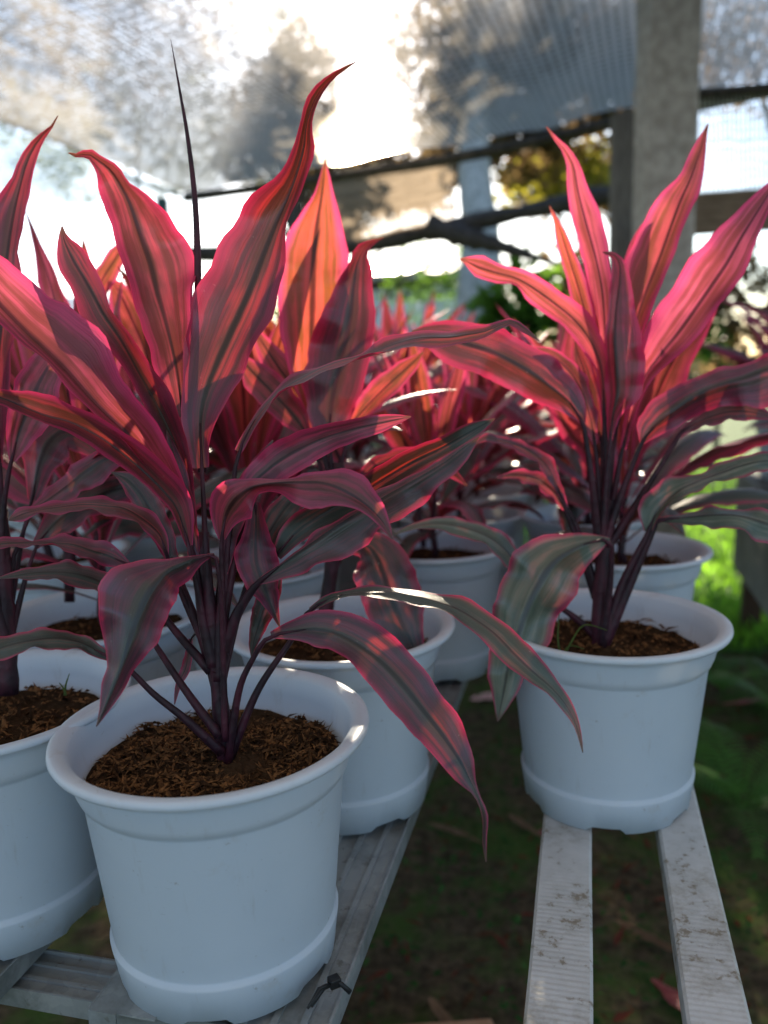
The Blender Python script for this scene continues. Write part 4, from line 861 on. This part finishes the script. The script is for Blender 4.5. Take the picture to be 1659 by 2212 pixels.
# pale outbuilding on the left, far off
ROOF = make_flat('pale_sheet_roof', (0.50, 0.50, 0.48), (0.62, 0.62, 0.60), 3, 0.5, 0.1)
PALE = make_flat('pale_render', (0.60, 0.58, 0.53), (0.72, 0.70, 0.66), 4, 0.9, 0.2)
ha = at(-260, 640, 15); hb = at(420, 640, 15.5)
hr = empty('outbuilding', (ha.x, ha.y, 0), 'low pale outbuilding with sheet roof far off at the left', 'building', None, math.atan2(hb.y - ha.y, hb.x - ha.x))
hl = math.hypot(hb.x - ha.x, hb.y - ha.y)
m = MB(); m.box((0, 0, 0), (hl, 3, 2.05)); m.build('wall', PALE, hr)
m = MB(); m.add([(-.3, -.4, 2.06), (hl + .3, -.4, 2.06), (hl + .3, 1.5, 2.55), (-.3, 1.5, 2.55), (hl + .3, 3.4, 2.06), (-.3, 3.4, 2.06), (-.3, -.4, 2.0), (hl + .3, -.4, 2.0), (hl + .3, 3.4, 2.0), (-.3, 3.4, 2.0)],
      [(0, 1, 2, 3), (3, 2, 4, 5), (6, 7, 1, 0), (9, 5, 4, 8), (6, 9, 8, 7), (1, 7, 8, 4, 2), (0, 3, 5, 9, 6)]); m.build('roof', ROOF, hr)
DARKG = make_flat('window_dark', (.04, .045, .05), (.06, .065, .07), 3, .2, 0)
for k in range(5):
    x = .5 + k * (hl - 1.4) / 4
    m = MB(); m.box((x, -.03, 1.0), (x + .55, .02, 1.7)); w = m.build('window', WHITE, hr)
    m = MB(); m.box((x + .05, -.045, 1.05), (x + .5, -.031, 1.65)); m.build('pane', DARKG, w)

wa = at(640, 690, 17); wb = at(1080, 690, 17)
WALL_B = make_flat('pale_blue_wall', (0.62, 0.68, 0.74), (0.74, 0.78, 0.82), 3, 0.9, 0.15)
wr = empty('white_house', (wa.x, wa.y, 0), 'pale bluish house wall far behind the picket fence', 'building', None, math.atan2(wb.y - wa.y, wb.x - wa.x))
wlen = math.hypot(wb.x - wa.x, wb.y - wa.y)
m = MB(); m.box((0, 0, 0), (wlen, 4, 2.75)); m.build('wall', WALL_B, wr)
m = MB(); m.add([(-.3, -.5, 2.76), (wlen + .3, -.5, 2.76), (wlen + .3, 2, 3.2), (-.3, 2, 3.2), (wlen + .3, 4.5, 2.76), (-.3, 4.5, 2.76), (-.3, -.5, 2.68), (wlen + .3, -.5, 2.68), (wlen + .3, 4.5, 2.68), (-.3, 4.5, 2.68)],
      [(0, 1, 2, 3), (3, 2, 4, 5), (6, 7, 1, 0), (9, 5, 4, 8), (6, 9, 8, 7), (1, 7, 8, 4, 2), (0, 3, 5, 9, 6)]); m.build('roof', ROOF, wr)
for k in range(3):
    x = .45 + k * (wlen - 1.6) / 2
    m = MB(); m.box((x, -.03, 1.0), (x + .7, .02, 2.1)); w = m.build('window', WHITE, wr)
    m = MB(); m.box((x + .06, -.045, 1.06), (x + .64, -.031, 2.04)); m.build('pane', DARKG, w)

# ------------------------------------------------------------------ small things
# fern on the ground at the right
FERN = make_foliage('fern_frond', (0.06, 0.17, 0.03), (0.11, 0.26, 0.05), (0.16, 0.42, 0.05), .4)
def fern(pos, seed, nf, size, label):
    r = random.Random(seed); root = empty('fern', pos, label, 'fern', 'ferns by the right bench')
    for k in range(nf):
        az = k * 6.283 / nf + r.uniform(-.3, .3); L = size * r.uniform(.8, 1.15); e0 = r.uniform(.7, 1.15)
        mb = MB(); p = Vector((0, 0, .01)); pts = []; n = 26
        for i in range(n):
            s = i / (n - 1); e = e0 - 1.35 * s ** 1.4
            t = Vector((math.cos(az) * math.cos(e), math.sin(az) * math.cos(e), math.sin(e))); pts.append((p.copy(), t)); p = p + t * (L / n)
        mb.tube([q for q, _ in pts], [.0016 * (1 - .7 * i / n) for i in range(n)], 5)
        side = Vector((-math.sin(az), math.cos(az), 0))
        for i in range(3, n):
            q, t = pts[i]; s = i / n; w = L * .20 * math.sin(min(1, (s * 1.15)) ** .8 * math.pi * .93) + .004
            for sg in (-1, 1):
                d = (side * sg + t * .35).normalized(); h = t * (L / n * .24); dz = Vector((0, 0, -w * .18))
                mb.add([q - h * .7, q + d * w * .5 - h + dz * .3, q + d * w + dz, q + d * w * .5 + h + dz * .3, q + h * .7], [(0, 1, 2, 3, 4)])
        mb.build('frond', FERN, root)
    return root
fern(on_z(1600, 1760, 0), 1, 9, .34, 'feathery green fern on the soil right of the two-slat bench')
fern(on_z(1690, 1560, 0), 2, 8, .30, 'fern half cut off by the right edge, higher in the photo')
fern(on_z(1560, 1500, 0), 3, 7, .22, 'small fern growing just behind the right-hand pot')
# broad leaf weed under the front cross beam
BROAD = make_flat('broad_green_leaf', (0.09, 0.20, 0.07), (0.15, 0.28, 0.10), 30, .45, .2, trans=(.2, .4, .08))
def weed(pos, seed, label, nl, L):
    r = random.Random(seed); root = empty('weed', pos, label, 'weed'); pos = Vector(pos)
    for k in range(nl):
        az = k * 2.4 + r.random(); e0 = r.uniform(.9, 1.3)
        me = grown_leaf_mesh((0, 0, .0), az, e0, L * r.uniform(.8, 1.1), L * .15, 1.5, 0.5, r.random(), .25, 0, n=16, pf=.4); me.materials[0] = BROAD
        new_obj('leaf', me, root)
    return root
p = on_z(110, 2330, 0.30); weed(Vector((p.x, p.y, 0)), 4, 'broad-leaved green weed under the front beam of the left bench', 7, .42)
GRN = make_foliage('seedling_grass', (0.06, 0.10, 0.02), (0.10, 0.15, 0.03), (0.2, 0.3, 0.05))
def sprig(pts3, label, r=.0008):
    root = None
    mb = MB()
    for pts in pts3:
        ps = [Vector(q) for q in catmull([tuple(q) for q in pts], 12)]
        mb.tube(ps, [r * (1.3 - i / 11) + .0001 for i in range(12)], 5)
    return single(mb, 'grass_seedling', GRN, label, 'seedling', 'seedlings in the pots', True)
sprig([[at(1212, 1420, .72), at(1205, 1380, .72), at(1208, 1325, .72)], [at(1218, 1418, .72), at(1235, 1385, .72), at(1262, 1350, .715), at(1312, 1362, .71)], [at(1214, 1420, .72), at(1230, 1395, .722), at(1262, 1402, .72)]], 'thin green grass seedling in the soil of the right-hand pot')
sprig([[at(140, 1502, .66), at(142, 1480, .66), at(150, 1455, .66)], [at(143, 1502, .66), at(136, 1485, .66), at(128, 1475, .66)]], 'tiny green seedling in the pot at the left edge')
# black cable tie and steel clip on the left bench
BLK = make_flat('black_plastic', (.012, .012, .013), (.02, .02, .02), 30, .45, .1)
tie = empty('cable_tie', on_z(712, 2150, BZ + .004), 'black cable tie knotted on the steel rail below the front pot', 'cable tie')
m = MB(); m.tube([(-.012, -.01, .001), (-.004, 0, .006), (.006, .004, .007), (.014, .002, .0)], .0018, 6); m.build('strap', BLK, tie, True)
m = MB(); m.box((.001, -.001, .003), (.009, .006, .010), Matrix.Rotation(.5, 3, 'Z')); m.build('head', BLK, tie, bevel=.001)
m = MB(); m.tube([(.002, .003, .006), (-.006, -.008, .012), (-.013, -.018, .006)], [.0014, .0013, .0008], 6); m.build('tail', BLK, tie, True)
cp = uv(-0.3235, 0.429, BZ - 0.004)
clip = MB(); q = YAW
clip.box((.004, -.010, .0056), (.052, .034, .0070), q, cp); clip.box((.004, -.0115, -.022), (.024, -.0101, .0070), q, cp); clip.box((.0022, -.0101, -.018), (.0038, .034, .0070), q, cp)
single(clip, 'steel_bracket', METAL, 'bent steel bracket at the end of the front cross beam', 'bracket')
# fallen leaves
DRY = make_flat('dry_leaf_brown', (0.16, 0.085, 0.045), (0.28, 0.16, 0.09), 60, .7, .3, trans=(.25, .12, .05))
FALL = make_flat('fallen_red_leaf', (0.22, 0.035, 0.04), (0.32, 0.07, 0.06), 60, .5, .3)
PINK = make_flat('fallen_pink_leaf', (0.62, 0.30, 0.27), (0.72, 0.40, 0.36), 50, .6, .2)
def fallen(x, y, L, W, az, mat, label, z=.014):
    p = on_z(x, y, 0)
    me = grown_leaf_mesh((0, 0, 0), az, .12, L, W, .35, .5, rnd.random(), .3, .5, n=16, pf=.08); me.materials[0] = mat
    o = new_obj('fallen_leaf', me, None, (p.x, p.y, z)); tag(o, label, 'fallen leaf', 'fallen leaves on the soil')
fallen(1330, 2000, .16, .016, -.9, DRY, 'long dry brown leaf on the soil between the two slats')
fallen(1408, 2130, .20, .028, -1.0, FALL, 'faded red leaf on the soil between the two slats, nearest the camera')
fallen(930, 1790, .15, .015, -.6, DRY, 'dry tan leaf on the soil just right of the left bench rail')
fallen(1100, 1770, .13, .014, -1.1, DRY, 'curled dry leaf on the soil left of the two-slat bench')
fallen(1015, 1520, .13, .035, .5, PINK, 'pale pink fallen leaf on the soil left of the right-hand pot')
fallen(930, 2170, .12, .012, -1.2, DRY, 'thin dry leaf on the soil near the bottom of the photo')
fallen(1158, 1812, .05, .012, .4, FALL, 'small red-brown leaf scrap on the soil left of the two-slat bench')
fallen(1560, 1530, .22, .02, .05, FALL, 'dull red leaf lying on the soil at the right, behind the fern')
BRICK = make_flat('orange_brick', (0.36, 0.17, 0.09), (0.46, 0.25, 0.14), 40, .9, .6)
p = on_z(915, 2345, 0); bk = MB(); bk.box((-.11, -.05, 0), (.11, .05, .06), Matrix.Rotation(.05, 3, 'Z'), p)
single(bk, 'brick', BRICK, 'orange brick on the soil at the bottom edge of the photo', 'brick', None, False, .006)
